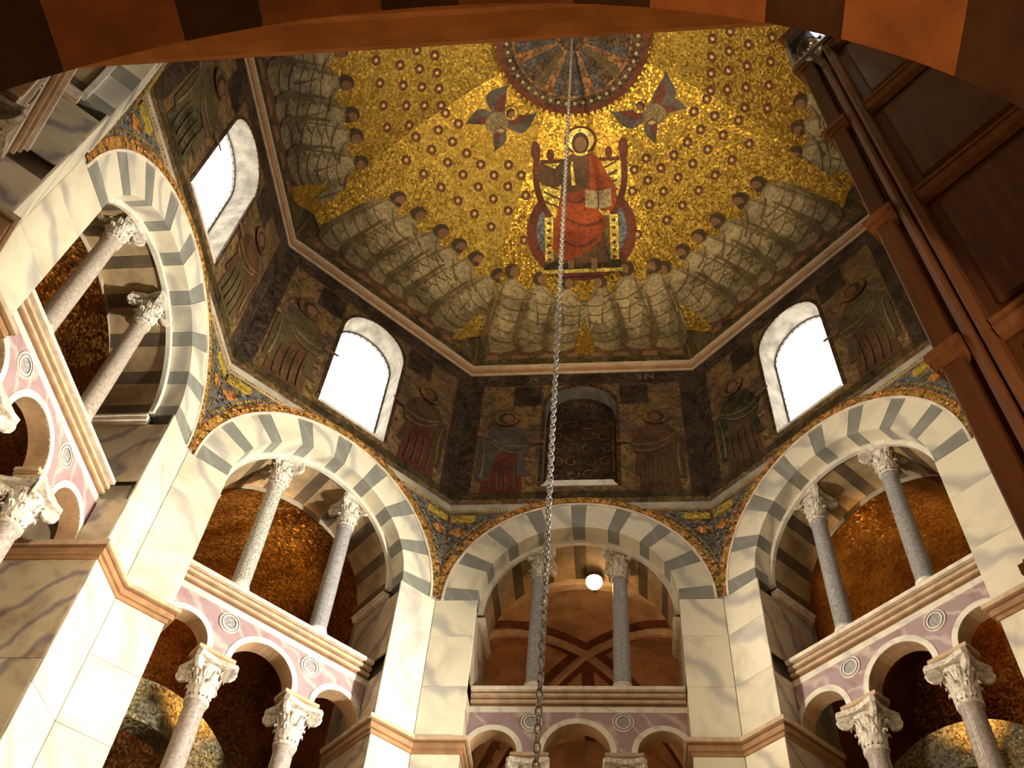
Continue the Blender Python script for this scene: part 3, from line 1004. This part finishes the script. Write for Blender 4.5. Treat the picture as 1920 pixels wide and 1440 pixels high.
def standing(a='blue_robe', b='brown_robe', halo=True):
    """tall robed figure for the drum; one unit tall"""
    sh = [(b, [(-0.16, 0.0), (0.17, 0.0), (0.14, 0.34), (0.16, 0.62), (0.10, 0.80), (-0.08, 0.80), (-0.16, 0.62), (-0.14, 0.34)]),
          (a, [(-0.20, 0.16), (-0.10, 0.14), (-0.05, 0.46), (0.06, 0.50), (0.18, 0.44), (0.22, 0.56), (0.12, 0.78), (-0.10, 0.80), (-0.21, 0.62)]),
          (a, [(0.16, 0.46), (0.20, 0.20), (0.12, 0.20), (0.10, 0.48)])]
    for p0, p1, p2 in (((-0.16, 0.70), (0.0, 0.50), (0.20, 0.56)), ((-0.12, 0.62), (0.02, 0.42), (0.18, 0.48)), ((-0.17, 0.60), (-0.14, 0.40), (-0.16, 0.18))):
        sh.append(('robe', stroke(curve(p0, p1, p2), 0.004, 0.011)))
    for k in range(4):
        x = -0.09 + k * .065
        sh.append(('robe_dark', stroke(curve((x, 0.38), (x - .02, 0.2), (x + .01, 0.03)), 0.004, 0.010)))
    if halo:
        sh += [('medal_rust', ell(0.0, 0.90, 0.110, 0.100, 22)), ('drum', ell(0.0, 0.90, 0.100, 0.091, 22))]
    sh += [('hair', ell(0.0, 0.895, 0.068, 0.075)), ('skin', ell(0.012, 0.885, 0.045, 0.056)),
           ('skin', [(0.20, 0.56), (0.32, 0.57), (0.33, 0.60), (0.21, 0.60)])]
    return sh

# ------------------------------------------------------------------ assemble the bays
def wall_surf(a, b, h):
    return (a, -h, b)

BAYS = {0: 'front', -45: 'front_left', -90: 'left', -135: 'back_left', 45: 'front_right', 90: 'right', 135: 'back_right'}
PHRASE = {0: 'front', -45: 'front left', -90: 'left', -135: 'back left', 45: 'front right', 90: 'right', 135: 'back right'}
WALL_NOTE = {0: 'striped arch wall of the front bay, with the bricked-up dark niche above', -45: 'striped arch wall between the front bay and the far left bay',
             -90: 'steep striped arch wall at the left edge of view', -135: 'marble pier wall at the upper left corner, mostly cut off by the near arch',
             45: 'striped arch wall beside the dark wooden case', 90: 'side wall hidden behind the dark wooden case', 135: 'wall that carries the dark wooden case'}
wn = 0
WALLS = {}
DRUM_FIG = {0: [(-1.87, 18.95, 3.1, 1, 'blue_robe', 'wine'), (1.90, 18.95, 3.05, -1, 'brown_robe', 'brown_robe')],
            -45: [(-1.85, 19.0, 3.2, 1, 'robe_dark', 'brown_robe'), (1.85, 19.0, 3.1, -1, 'brown_robe', 'wine')],
            45: [(-1.85, 19.0, 3.1, 1, 'drum_green', 'brown_robe'), (1.85, 19.0, 3.2, -1, 'robe_dark', 'brown_robe')],
            -90: [(-1.85, 19.0, 3.2, 1, 'robe_dark', 'drum_green'), (1.85, 19.0, 3.2, -1, 'brown_robe', 'robe_dark')]}
for phi, nm in BAYS.items():
    full = phi not in (90, 135)
    w = link('wall_' + nm, CORE if full else CORE_SOLID)
    place_wall(w, phi)
    tag(w, WALL_NOTE[phi], 'wall', None, 'structure')
    WALLS[phi] = w
    link('cornice', CORNICE, None, w)
    link('frieze', FRIEZE, None, w)
    link('window_surround', WSUR, None, w)
    if full:
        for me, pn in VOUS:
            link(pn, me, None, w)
        link('arch_moulding', ARCH_MOULD, None, w)
        link('arch_border', BORDER, None, w)
        link('mosaic_band', BAND, None, w)
        link('spandrel_border', SPBORDER, None, w)
        for sg in (-1, 1):
            sp = link('spandrel_mosaic', SPAND[sg], None, w)
            link('cartouche', CART[sg], None, sp)
            link('ledge', LEDGE[sg], None, w)
            link('impost', IMPOST[sg], None, w)
        for me in SLABS:
            link('marble_slab', me, None, w)
    for (u, z, h, fl, a, b) in DRUM_FIG.get(phi, []):
        o = link('mosaic_figure', picture_mesh('mosaic_figure', xf(standing(a, b), u, z, h, fl), wall_surf, 0.9, 0.016, 0.004), None, w)
        o['label'] = 'robed mosaic figure on the drum'
    if full and phi != 0:
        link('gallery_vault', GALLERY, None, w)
        link('gallery_arch', GALARCH, None, w)
    if phi != 0:
        wn += 1
        t = empty('window_%d' % wn)
        place_wall(t, phi)
        link('pane', PANES[phi], None, t)
        link('window_frame', WFRAME, None, t)
        link('window_sill', WSILLM, None, t)
        tag(t, 'glaring round-arched window in the drum of the %s wall' % PHRASE[phi], 'window', None, 'structure')

# letters on the frieze of the front wall (single letters are all the photograph shows)
def letter(txt, u, z, size):
    cu = bpy.data.curves.new('frieze_letter', 'FONT')
    cu.body = txt
    cu.size = size
    cu.extrude = 0.006
    cu.align_x = 'CENTER'
    o = bpy.data.objects.new('tmp', cu)
    C.objects.link(o)
    dg = bpy.context.evaluated_depsgraph_get()
    me = bpy.data.meshes.new_from_object(o.evaluated_get(dg))
    bpy.data.objects.remove(o)
    me.materials.clear()
    me.materials.append(MATS['robe_light'])
    l = link('frieze_letter', me, None, WALLS[0])
    l.location = (u, -0.03, z)
    l.rotation_euler = (math.pi / 2, 0, 0)
letter('N', -1.25, 23.30, 0.34)
letter('S', 1.55, 23.30, 0.34)
letter('N', 1.82, 23.30, 0.34)

# the front bay has a dark ornamental niche instead of a window
niche = empty('window_%d' % (wn + 1))
place_wall(niche, 0)
npts = contour(WW, WSILL, WSPR, WW, 24)
link('niche_panel', MB().slab(npts, 0.42, 0.48).mesh('niche_panel', 'drum_dark'), None, niche)
link('window_sill', MB().slab([(-WW, WSILL - .02), (WW, WSILL - .02), (WW, WSILL + .02), (-WW, WSILL + .02)], -0.03, 0.0).slab([(-WW, WSILL), (WW, WSILL), (WW - .12, WSILL + .2), (-WW + .12, WSILL + .2)], 0.0, 0.40).mesh('window_sill', 'border_marble'), None, niche)
def scrollwork():
    mb = MB()
    def ribbon(pts, w):
        pl = stroke(pts, w)
        n = len(pts)
        mb.add([(x, 0.405, z) for x, z in pl], [(i, i + 1, 2 * n - 2 - i, 2 * n - 1 - i) for i in range(n - 1)])
    for row in range(6):
        z = WSILL + 0.35 + row * 0.48
        for col in range(4):
            cx = -0.63 + col * 0.42
            sg = 1 if (row + col) % 2 else -1
            pts = []
            for i in range(15):
                t = i / 14
                a = sg * t * 3.6 * math.pi / 2 + 0.6 * row
                r = 0.20 * (1 - 0.75 * t)
                pts.append((cx + r * math.cos(a), z + r * math.sin(a)))
            ribbon(pts, 0.016)
    for i in range(15):
        t = math.pi * (i + .5) / 15
        ribbon([(0.62 * math.cos(t), WSPR - .05 + 0.62 * math.sin(t)), (0.74 * math.cos(t), WSPR - .05 + 0.74 * math.sin(t))], 0.02)
    for k in (-1, 1):
        ribbon([(k * .82, WSILL + .1), (k * .82, WSPR)], 0.02)
    return mb.mesh('scrollwork', 'gold_dark', fix=False)
link('scrollwork', scrollwork(), None, niche)
tag(niche, 'blind arched niche with dark scrolled panel and white sill in front drum wall', 'niche', None, 'structure')

# back wall with the lower arch the camera stands under
BC, BZ, BR = 0.12, 4.77, 2.73
def back_core():
    mb = MB()
    n = 36
    arc = arch_pts(BR + .02, BZ, n, BC)
    bx = [(x, z) for x, z in box_pts(S, BZ, 8.3, n)]
    for cx in (-S, S):
        k = min(range(n + 1), key=lambda i: (bx[i][0] - cx) ** 2 + (bx[i][1] - 8.3) ** 2)
        bx[k] = (cx, 8.3)
    fan(mb, arc, bx, 0)
    rect(mb, -S, BC - BR - .02, 0, BZ)
    rect(mb, BC + BR + .02, S, 0, BZ)
    rect(mb, -S, S, 8.3, 18.6)
    rect(mb, -S, S, 18.6, ZD, 1)
    reveal(mb, [(BC - BR - .02, 0)] + arc + [(BC + BR + .02, 0)], 0, 2.4, 0)
    # ambulatory behind the camera
    mb.add([(-5, 2.4, 0), (5, 2.4, 0), (5, 2.4, 8.3), (-5, 2.4, 8.3)], [], 0)
    return mb.mesh('wall_core', ['core_stone', 'drum'], fix=False)
wb = link('wall_back', back_core())
place_wall(wb, 180)
tag(wb, 'near arch with brown striped underside, cutting off the top of view', 'wall', None, 'structure')
link('cornice', CORNICE, None, wb)
a_ = 22.5
start = math.radians(46.0 - 23.5)
th = 0.0
bounds = [0.0]
t_ = 46.0 - 47.0
seq = []
while t_ < 180:
    seq.append((max(0, t_), min(180, t_ + 14.2), 'arch_light'))
    seq.append((max(0, t_ + 14.2), min(180, t_ + 23.5), 'arch_dark'))
    t_ += 23.5
for a0, a1, m in seq:
    if a1 - a0 < 0.5:
        continue
    g = 0.06
    A0, A1 = math.radians(a0 + g), math.radians(a1 - g)
    me = MB().arcprism([(BR, -0.02), (BR, 2.3), (BR + .5, 2.3), (BR + .5, -0.02)], BC, BZ, A0, A1, 8).mesh('voussoir', m)
    link('voussoir', me, None, wb)
def back_cornice():
    mb = MB()
    prof = [(0.02, 7.53), (-0.06, 7.56), (-0.12, 7.66), (-0.22, 7.72), (-0.32, 7.80), (-0.34, 7.90), (-0.40, 7.98), (-0.40, 8.12), (0.02, 8.14)]
    n = len(prof)
    vv = []
    for sg in (-1, 1):
        vv += [(sg * (S + o * TAN), o, z) for o, z in prof]
    mb.add(vv, [(i, (i + 1) % n, n + (i + 1) % n, n + i) for i in range(n)] + [tuple(range(n)), tuple(range(2 * n - 1, n - 1, -1))])
    return mb.mesh('storey_cornice', 'arch_light')
link('storey_cornice', back_cornice(), None, wb)

# floor
fl = MB()
fl.add([(-14, -14, 0), (14, -14, 0), (14, 14, 0), (-14, 14, 0)], [(0, 1, 2, 3)])
f = link('floor', fl.mesh('floor', 'floor_stone'))
tag(f, 'grey stone floor of the octagonal hall', 'floor', None, 'structure')

# ------------------------------------------------------------------ vault
HV = 5.6
def vz(r):
    r = min(1.0, max(0.0, r))
    return ZD + HV * (1 - r ** 2.2) ** 0.75
NRHO = 36
RHO = [1 - (i / NRHO) for i in range(NRHO + 1)]
RHO = [1 - (i / NRHO) ** 1.35 for i in range(NRHO + 1)]
def vault_pt(u, rho, h=0.0):
    """local coordinates of the bay: y = distance behind the wall face"""
    d = 1e-3
    ra, rb = max(0, rho - d), min(1, rho + d)
    dy, dz = (rb - ra) * R, vz(rb) - vz(ra)
    l = math.hypot(dy, dz)
    ny, nz = dz / l, -dy / l               # points down into the room
    return (u, rho * R - R + ny * h, vz(rho) + nz * h)
def vault_panel_mesh():
    mb = MB()
    nu = 24
    vv = []
    for rho in RHO:
        for j in range(nu + 1):
            vv.append(vault_pt((2 * j / nu - 1) * S * rho, rho))
    fs = []
    for i in range(NRHO):
        for j in range(nu):
            fs.append((i * (nu + 1) + j, i * (nu + 1) + j + 1, (i + 1) * (nu + 1) + j + 1, (i + 1) * (nu + 1) + j))
    mb.add(vv, fs)
    return mb.mesh('vault_panel', 'gold', True, fix=False)
VP = vault_panel_mesh()
# arc length from the springing
ARC_R = [1 - i / 400 for i in range(401)]
ARC_L = [0.0]
for i in range(400):
    ARC_L.append(ARC_L[-1] + math.hypot((ARC_R[i] - ARC_R[i + 1]) * R, vz(ARC_R[i + 1]) - vz(ARC_R[i])))
def rho_of(v):
    if v <= 0:
        return 1.0
    for i in range(400):
        if ARC_L[i + 1] >= v:
            t = (v - ARC_L[i]) / (ARC_L[i + 1] - ARC_L[i])
            return ARC_R[i] + (ARC_R[i + 1] - ARC_R[i]) * t
    return 0.0
def len_of(rho):
    i = min(400, max(0, round((1 - rho) * 400)))
    return ARC_L[i]
def vault_surf(a, b, h):
    return vault_pt(a, rho_of(b), h)

ceiling = empty('ceiling')
tag(ceiling, 'eight-sided gold mosaic vault over the hall', 'vault', None, 'structure')
PANEL = {}
for phi in (0, -45, -90, -135, 45, 90, 135, 180):
    o = link('vault_panel', VP, None, ceiling)
    place_wall(o, phi)
    PANEL[phi] = o

# ground strip along the foot of every panel, ends raised to darken the corners
def foot_strip():
    n = 24
    sh = []
    top = [((2 * j / n - 1) * (S - .14), 0.40 + 0.07 * math.sin(j * 1.7) + 0.75 * abs(2 * j / n - 1) ** 5) for j in range(n + 1)]
    sh.append(('ground', [(-S + .03, 0.0), (S - .03, 0.0)] + top[::-1]))
    return picture_mesh('dark_foot_strip', sh, vault_surf, 0.6, 0.005)
FOOT = foot_strip()
for phi in (0, -45, -90, 45, 90):
    link('dark_foot_strip', FOOT, None, PANEL[phi])

# stars: red rosette with a pale centre
def star_mesh():
    mb = MB()
    n = 16
    def poly(rad, h, mi):
        mb.add([(rad(i) * math.cos(2 * math.pi * i / n), rad(i) * math.sin(2 * math.pi * i / n), h) for i in range(n)], [tuple(range(n))], mi)
    poly(lambda i: 0.150 if i % 2 else 0.132, 0.006, 0)
    poly(lambda i: 0.098, 0.010, 1)
    poly(lambda i: 0.088 if i % 2 else 0.036, 0.014, 2)
    return mb.mesh('star', ['wine', 'brown_robe', 'gold_pale'], fix=False)
STAR = star_mesh()
def star(phi, u, rho):
    e = 0.01
    p = Vector(vault_pt(u, rho))
    ty = (Vector(vault_pt(u, rho - e)) - p).normalized()
    tx = Vector((1, 0, 0))
    tz = tx.cross(ty)
    o = link('star', STAR, None, PANEL[phi])
    o.matrix_local = Matrix(((tx.x, ty.x, tz.x, p.x), (tx.y, ty.y, tz.y, p.y), (tx.z, ty.z, tz.z, p.z), (0, 0, 0, 1)))
    return o
ROWS = [(0.706, [-1.55, -0.94, -0.32, 0.29, 0.90, 1.52]), (0.634, [-1.69, -1.13, -0.56, 0.0, 0.56, 1.12, 1.68]), (0.573, [-1.29, -0.78, -0.26, 0.25, 0.75, 1.27]), (0.515, [-1.40, -0.93, -0.48, 0.0, 0.48, 0.92, 1.40])]
for phi in (-45, 45, -90, 90):
    for rho, us in ROWS:
        for u in us:
            if rho < 0.52 and abs(phi) == 45 and abs(u) < 0.8:
                continue
            star(phi, u, rho)
for u, rho in ((-1.59, 0.712), (-1.52, 0.573), (1.67, 0.709), (1.56, 0.575), (-1.25, 0.635), (1.3, 0.635)):
    if abs(u) > 1.4:
        star(0, u, rho)

def figure(phi, shapes, label):
    o = link('mosaic_figure', picture_mesh('mosaic_figure', shapes, vault_surf, 0.45, 0.010, 0.004), None, PANEL[phi])
    o['label'] = label
    return o
vb = len_of(0.985)
he = len_of(0.785) - vb
EL_LABEL = 'robed mosaic figure with veiled hands'
for u, fl_, s_ in ((-2.0, 1, 1.02), (-1.2, 1, .92), (-0.42, 1, .86), (0.62, -1, .86), (1.38, -1, 1.0), (2.15, -1, 1.02)):
    figure(0, xf(elder(int(u * 7)), u, vb, he * s_, fl_), EL_LABEL)
for u in (-1.85, -1.15, -0.35, 0.30, 0.92, 1.75):
    figure(-45, xf(elder(int(u * 7)), u, vb, he, 1, 0.24), EL_LABEL)
for u in (1.78, 1.15, 0.32, -0.35, -0.98, -1.70):
    figure(45, xf(elder(int(u * 7)), u, vb, he, -1, 0.24), EL_LABEL)
for u in (-1.6, -0.75, 0.10, 0.70, 1.45):
    figure(-90, xf(elder(int(u * 7)), u, vb, he, 1, 0.24), EL_LABEL)
for u in (-0.4, -1.10, -1.80):
    figure(90, xf(elder(int(u * 7)), u, vb, he, -1, 0.24), EL_LABEL)
v0, v1 = len_of(0.822), len_of(0.345)
hs = v1 - v0
figure(0, [(m, [(0.07 + hs * x * 1.0, v0 + hs * y) for x, y in p]) for m, p in seated()], 'enthroned red-robed mosaic figure with open book')
vc = len_of(0.415)
figure(-45, [(m, [(-0.06 + x, vc + y) for x, y in p]) for m, p in winged(((-0.40, 0.92), (0.72, 0.86), (-0.70, -0.72), (0.42, -0.82)))], 'winged mosaic creature holding a book')
figure(45, [(m, [(0.06 - x, vc + y) for x, y in p[::-1]]) for m, p in winged(((-1.02, 0.55), (0.86, 0.88), (-0.80, -0.66), (0.52, -0.72)))], 'dark winged mosaic creature')

# medallion round the crown
RM = 2.08
med = empty('medallion', ceiling)
def med_z(r):
    return 29.18 + 0.22 * (1 - r / RM)
def ring(r0, r1, h, m, seg=96, a0=0.0, a1=2 * math.pi):
    mb = MB()
    vv = []
    for i in range(seg + 1):
        a = a0 + (a1 - a0) * i / seg
        vv += [(r0 * math.sin(a), r0 * math.cos(a), med_z(r0) - h), (r1 * math.sin(a), r1 * math.cos(a), med_z(r1) - h)]
    mb.add(vv, [(2 * i, 2 * i + 2, 2 * i + 3, 2 * i + 1) for i in range(seg)])
    return mb
link('medallion_ground', ring(0.0, RM, 0, 'drum_dark').mesh('medallion_ground', 'medal_brown', fix=False), None, med)
link('medallion_rim', ring(1.93, RM, .02, 'wine').mesh('medallion_rim', 'wine', fix=False), None, med)
link('medallion_rim', ring(1.58, 1.64, .02, 'wine').mesh('medallion_rim', 'medal_rust', fix=False), None, med)
link('medallion_rim', ring(0.34, 0.42, .02, 'wine').mesh('medallion_rim', 'medal_rust', fix=False), None, med)
WED = [ring(0.42, 1.58, .01, None, 3, 0, 2 * math.pi / 32 * .94).mesh('wedge', k, fix=False) for k in ('medal_blue', 'medal_brown', 'medal_rust', 'robe_dark')]
for i in range(32):
    o = link('wedge', WED[(0, 2, 0, 1, 3, 2, 0, 1)[i % 8]], None, med)
    o.rotation_euler = (0, 0, -2 * math.pi * i / 32)
BEAD = MB().add([(0.05 * math.cos(2 * math.pi * i / 10), 0.05 * math.sin(2 * math.pi * i / 10), -.03) for i in range(10)], [tuple(range(10))]).mesh('bead', 'page', fix=False)
for i in range(48):
    a = 2 * math.pi * i / 48
    o = link('bead', BEAD, None, med)
    o.location = (1.79 * math.sin(a), 1.79 * math.cos(a), med_z(1.79))
TOOTH = MB().add([(-.045, 0, 0), (.045, 0, 0), (.0, .12, -.02)], [(0, 1, 2)]).mesh('tooth', 'brown_robe', fix=False)
for i in range(72):
    a = 2 * math.pi * i / 72
    o = link('tooth', TOOTH, None, med)
    o.location = (RM * math.sin(a), RM * math.cos(a), med_z(RM) - .02)
    o.rotation_euler = (0, 0, -a)
link('chain_hole', MB().lathe([(0.16, 29.30), (0.16, 29.42)], 20).mesh('chain_hole', 'dark_metal'), None, med)

# ------------------------------------------------------------------ chain
def chain():
    t = empty('chandelier_chain')
    t.location = (0, 0, 29.3)
    pitch = 0.105
    seg, rs = 14, 6
    mb = MB()
    lx, lz, rr = 0.034, 0.066, 0.0125
    vv = []
    for i in range(seg):
        a = 2 * math.pi * i / seg
        cx, cz = lx * math.cos(a), (lz - lx) * (1 if math.sin(a) > 1e-6 else -1 if math.sin(a) < -1e-6 else 0) + lx * math.sin(a)
        for j in range(rs):
            b = 2 * math.pi * j / rs
            vv.append((cx + rr * math.cos(b) * math.cos(a), rr * math.sin(b), cz + rr * math.cos(b) * math.sin(a)))
    mb.add(vv, [(i * rs + j, ((i + 1) % seg) * rs + j, ((i + 1) % seg) * rs + (j + 1) % rs, i * rs + (j + 1) % rs) for i in range(seg) for j in range(rs)])
    me = mb.mesh('chain_link', 'iron', True)
    n = int((29.3 - 5.5) / pitch)
    for i in range(n):
        o = link('chain_link', me, None, t)
        o.location = (0, 0, -i * pitch)
        o.rotation_euler = (0, 0, 0.5 + (math.pi / 2 if i % 2 else 0))
    tag(t, 'long iron chain hanging from the centre of the gold vault', 'chain')
chain()

# ------------------------------------------------------------------ arcades and columns
for phi, nm in ((0, 'front arch, below the glowing lamp'), (-45, 'arch left of the front one'), (-90, 'steep arch at the left edge of view'), (-135, 'cut-off bay at the upper left corner'), (45, 'arch next to the dark wooden case')):
    arcade(phi, 'purple and white marble arcade in the ' + nm)
SH = {(-45, -1): ('granite_speckled', 'speckled grey granite upper column'), (-45, 1): ('granite_grey', 'plain grey upper column'), (0, -1): ('granite_grey', 'grey upper column partly behind the chain'), (0, 1): ('granite_grey', 'grey upper column right beside the glowing lamp'),
      (45, -1): ('granite_grey', 'grey upper column farther from the wooden case'), (45, 1): ('granite_grey', 'grey upper column nearer to the wooden case'), (-90, -1): ('granite_tan', 'pale tan upper column, upper one of two'), (-90, 1): ('granite_tan', 'pale tan upper column, lower one of two'),
      (-135, -1): ('granite_tan', 'far upper column'), (-135, 1): ('granite_tan', 'near upper column')}
PL = {0: 'in the front arch', -45: 'in the arch left of the front one', 45: 'in the arch beside the wooden case', -90: 'in the steep left arch', -135: 'in the cut-off bay at upper left'}
for (phi, sx), (m, lab) in SH.items():
    if phi == -135 and sx == -1:
        continue
    column(phi, sx, 'upper', m, (lab + ' ' + PL[phi]) if phi != 0 else lab)
    column(phi, sx, 'lower', 'porphyry', 'polished lower column, %s of two %s' % ('left' if sx < 0 else 'right', PL[phi]))

# ------------------------------------------------------------------ choir behind the front arch: groin vault with painted bands
def choir():
    t = empty('choir_vault', WALLS[0])
    hw, y0, y1 = 3.2, DEEP, 8.0
    zs, rz = 14.2, 3.6
    cy = (y0 + y1) / 2
    hy = (y1 - y0) / 2
    def z_of(x, y):
        ax, ay = abs(x) / hw, abs(y - cy) / hy
        m_ = min(ax, ay)
        return zs + rz * math.sqrt(max(0, 1 - m_ * m_)) + 0.35 * (1 - max(ax, ay))
    n = 32
    mb = MB()
    vv = []
    for i in range(n + 1):
        for j in range(n + 1):
            x = -hw + 2 * hw * i / n
            y = y0 + (y1 - y0) * j / n
            vv.append((x, y, z_of(x, y)))
    mb.add(vv, [(i * (n + 1) + j, i * (n + 1) + j + 1, (i + 1) * (n + 1) + j + 1, (i + 1) * (n + 1) + j) for i in range(n) for j in range(n)])
    link('vault_web', mb.mesh('vault_web', 'choir_plaster', True, fix=False), None, t)
    side = MB()
    side.add([(-hw, y0, Z0G), (-hw, y1, Z0G), (-hw, y1, 18.3), (-hw, y0, 18.3)], [(0, 1, 2, 3)])
    side.add([(hw, y0, Z0G), (hw, y1, Z0G), (hw, y1, 18.3), (hw, y0, 18.3)], [(0, 1, 2, 3)])
    side.add([(-hw, y1, Z0G), (hw, y1, Z0G), (hw, y1, 18.3), (-hw, y1, 18.3)], [(0, 1, 2, 3)])
    side.add([(-hw, 0, Z0G), (hw, 0, Z0G), (hw, y1, Z0G), (-hw, y1, Z0G)], [(0, 1, 2, 3)])
    inner = contour(RI - 0.05, Z0G, ZC, RI - 0.05, 20)
    outer = contour(hw, Z0G, 15.6, hw, 20)
    for i in range(len(inner) - 1):
        a, b, c, d = inner[i], inner[i + 1], outer[i + 1], outer[i]
        side.add([(a[0], y0, a[1]), (b[0], y0, b[1]), (c[0], y0, c[1]), (d[0], y0, d[1])], [(0, 1, 2, 3)])
    link('side_wall', side.mesh('side_wall', 'choir_plaster', fix=False), None, t)
    def strip(p0, p1, w, lift, m, name, n=24):
        mb = MB()
        vv = []
        dx, dy = p1[0] - p0[0], p1[1] - p0[1]
        l = math.hypot(dx, dy)
        px, py = -dy / l * w, dx / l * w
        for i in range(n + 1):
            x, y = p0[0] + dx * i / n, p0[1] + dy * i / n
            for k in (-1, -.5, .5, 1):
                xx, yy = x + px * k, y + py * k
                d = lift if abs(k) < .9 else lift * .15
                vv.append((xx, yy, min(z_of(max(-hw, min(hw, xx)), max(y0, min(y1, yy))), z_of(x, y) + .25) - d))
        mb.add(vv, [(i * 4 + k, i * 4 + k + 1, i * 4 + k + 5, i * 4 + k + 4) for i in range(n) for k in range(3)])
        link(name, mb.mesh(name, m, fix=False), None, t)
    for sx in (-1, 1):
        for y in (y0, y1):
            strip((sx * hw * .98, y), (0.0, cy), 0.34, 0.02, 'choir_band', 'painted_band')
            strip((sx * hw * .98, y), (0.0, cy), 0.10, 0.14, 'choir_rib', 'vault_rib')
    strip((0, cy), (0, y1), 0.16, 0.03, 'choir_band', 'painted_band')
    strip((-hw, y0 + .25), (hw, y0 + .25), 0.22, 0.10, 'choir_rib', 'vault_rib', 30)
choir()

LAMPZ = 17.48
def choir_lamp():
    p = WP(0, 0.30, 1.4, LAMPZ)
    t = empty('hanging_lamp')
    t.location = p
    bulb = MB()
    n = 12
    prof = [(0.19 * math.sin(math.pi * i / n) + 1e-4, -0.19 * math.cos(math.pi * i / n)) for i in range(n + 1)]
    link('bulb', bulb.lathe(prof, 18, cap=False).mesh('bulb', 'lamp_glass', True), None, t)
    link('lamp_cap', MB().lathe([(0.20, 0.05), (0.17, 0.13), (0.09, 0.18), (0.03, 0.20)], 18).mesh('lamp_cap', 'dark_metal', True), None, t)
    link('lamp_arm', MB().box(-.02, .02, 0.0, 0.5, 0.10, 0.14).mesh('lamp_arm', 'dark_metal'), None, t)
    tag(t, 'glowing orange lamp hanging behind the columns of the front arch', 'lamp')
choir_lamp()

# ------------------------------------------------------------------ tall wooden case on the right
def wooden_case():
    t = empty('wooden_case')
    D = 3.5
    n = Vector((math.sqrt(.5), math.sqrt(.5), 0))
    o = Vector((CAM.x, CAM.y, 0)) + n * D
    t.location = (o.x, o.y, 0)
    t.rotation_euler = (0, 0, -math.pi / 4)
    x0, x1 = -1.10, 0.40
    zb, zt = 0.02, 11.3
    link('body', MB().box(x0 + .03, x1, 0.06, 2.6, zb, zt).mesh('body', 'oak_panel'), None, t)
    def ridge(mb, x0, x1, z0, z1, vertical):
        """a moulded member: two rounded ridges with a groove between"""
        prof = [(0.0, 0.05), (0.06, -.005), (0.30, -.03), (0.42, -.02), (0.47, 0.03), (0.53, 0.03), (0.58, -.02), (0.70, -.03), (0.94, -.005), (1.0, 0.05)]
        vv = []
        for a, d in prof:
            if vertical:
                x = x0 + (x1 - x0) * a
                vv += [(x, d, z0), (x, d, z1)]
            else:
                z = z0 + (z1 - z0) * a
                vv += [(x0, d, z), (x1, d, z)]
        mb.add(vv, [(2 * i, 2 * i + 1, 2 * i + 3, 2 * i + 2) for i in range(len(prof) - 1)])
    rails = [1.55, 3.05, 4.55, 6.05, 7.57, 9.05, 10.45]
    hr = 0.085
    st0, st1 = -0.915, -0.755
    for i, z in enumerate(rails):
        mb = MB()
        ridge(mb, st1, x1, z - hr, z + hr, False)
        link('rail', mb.mesh('rail', 'oak_rail', fix=False), None, t)
    lv = [zb] + rails + [zt]
    for a, b in zip(lv[:-1], lv[1:]):
        mb = MB()
        ridge(mb, st0, st1, a + .0, b - .0, True)
        link('stile', mb.mesh('stile', 'oak_rail', fix=False), None, t)
        link('panel', bevel_mesh(MB().box(st1 + .07, x1 - .02, 0.025, 0.07, a + hr + .09, b - hr - .09).mesh('panel', 'oak_panel'), 0.02), None, t)
        link('pilaster', bevel_mesh(MB().box(x0 + .025, st0 - .035, -.012, 0.3, a + .10, b - .04).mesh('pilaster', 'oak_panel'), 0.012), None, t)
        mb = MB()
        for z0, z1, p in ((b - .06, b - .03, .012), (b - .03, b + .02, .03), (b + .02, b + .07, .05), (b + .07, b + .10, .03)):
            mb.box(x0 - p + .025, st0, -p, 0.3, z0, z1)
        link('pilaster_cap', mb.mesh('pilaster_cap', 'oak_rail'), None, t)
    tag(t, 'tall dark wooden panelled case with moulded rails at the right', 'case')
    return t
wooden_case()

def spotlight():
    t = empty('spotlight')
    n = Vector((math.sqrt(.5), math.sqrt(.5), 0))
    tt = Vector((math.sqrt(.5), -math.sqrt(.5), 0))
    o = Vector((CAM.x, CAM.y, 0)) + n * 3.27 + tt * (-0.86)
    t.location = (o.x, o.y, 10.18)
    t.rotation_euler = (0, 0, -math.pi / 4)
    link('housing', bevel_mesh(MB().box(-.13, .20, -.12, .10, 0.021, .22).mesh('housing', 'dark_metal'), 0.02), None, t)
    link('reflector', MB().lathe([(0.03, .02), (0.06, -.01), (0.10, -.06), (0.105, -.06), (0.07, .0), (0.03, .03)], 20).mesh('reflector', 'chrome', True), None, t)
    g = link('glass', MB().box(.09, .19, -.10, -.02, -.03, .02).mesh('glass', 'spot_glass'), None, t)
    link('bracket', MB().box(-.17, -.14, -.05, -.02, -.2, .2).box(.14, .17, -.05, -.02, -.2, .2).box(-.17, .17, -.05, -.02, -.22, -.19).box(-.02, .02, -.05, .15, -.23, -.19).mesh('bracket', 'chrome'), None, t)
    tag(t, 'small metal spotlight fixed to the top of the wooden case', 'spotlight')
spotlight()
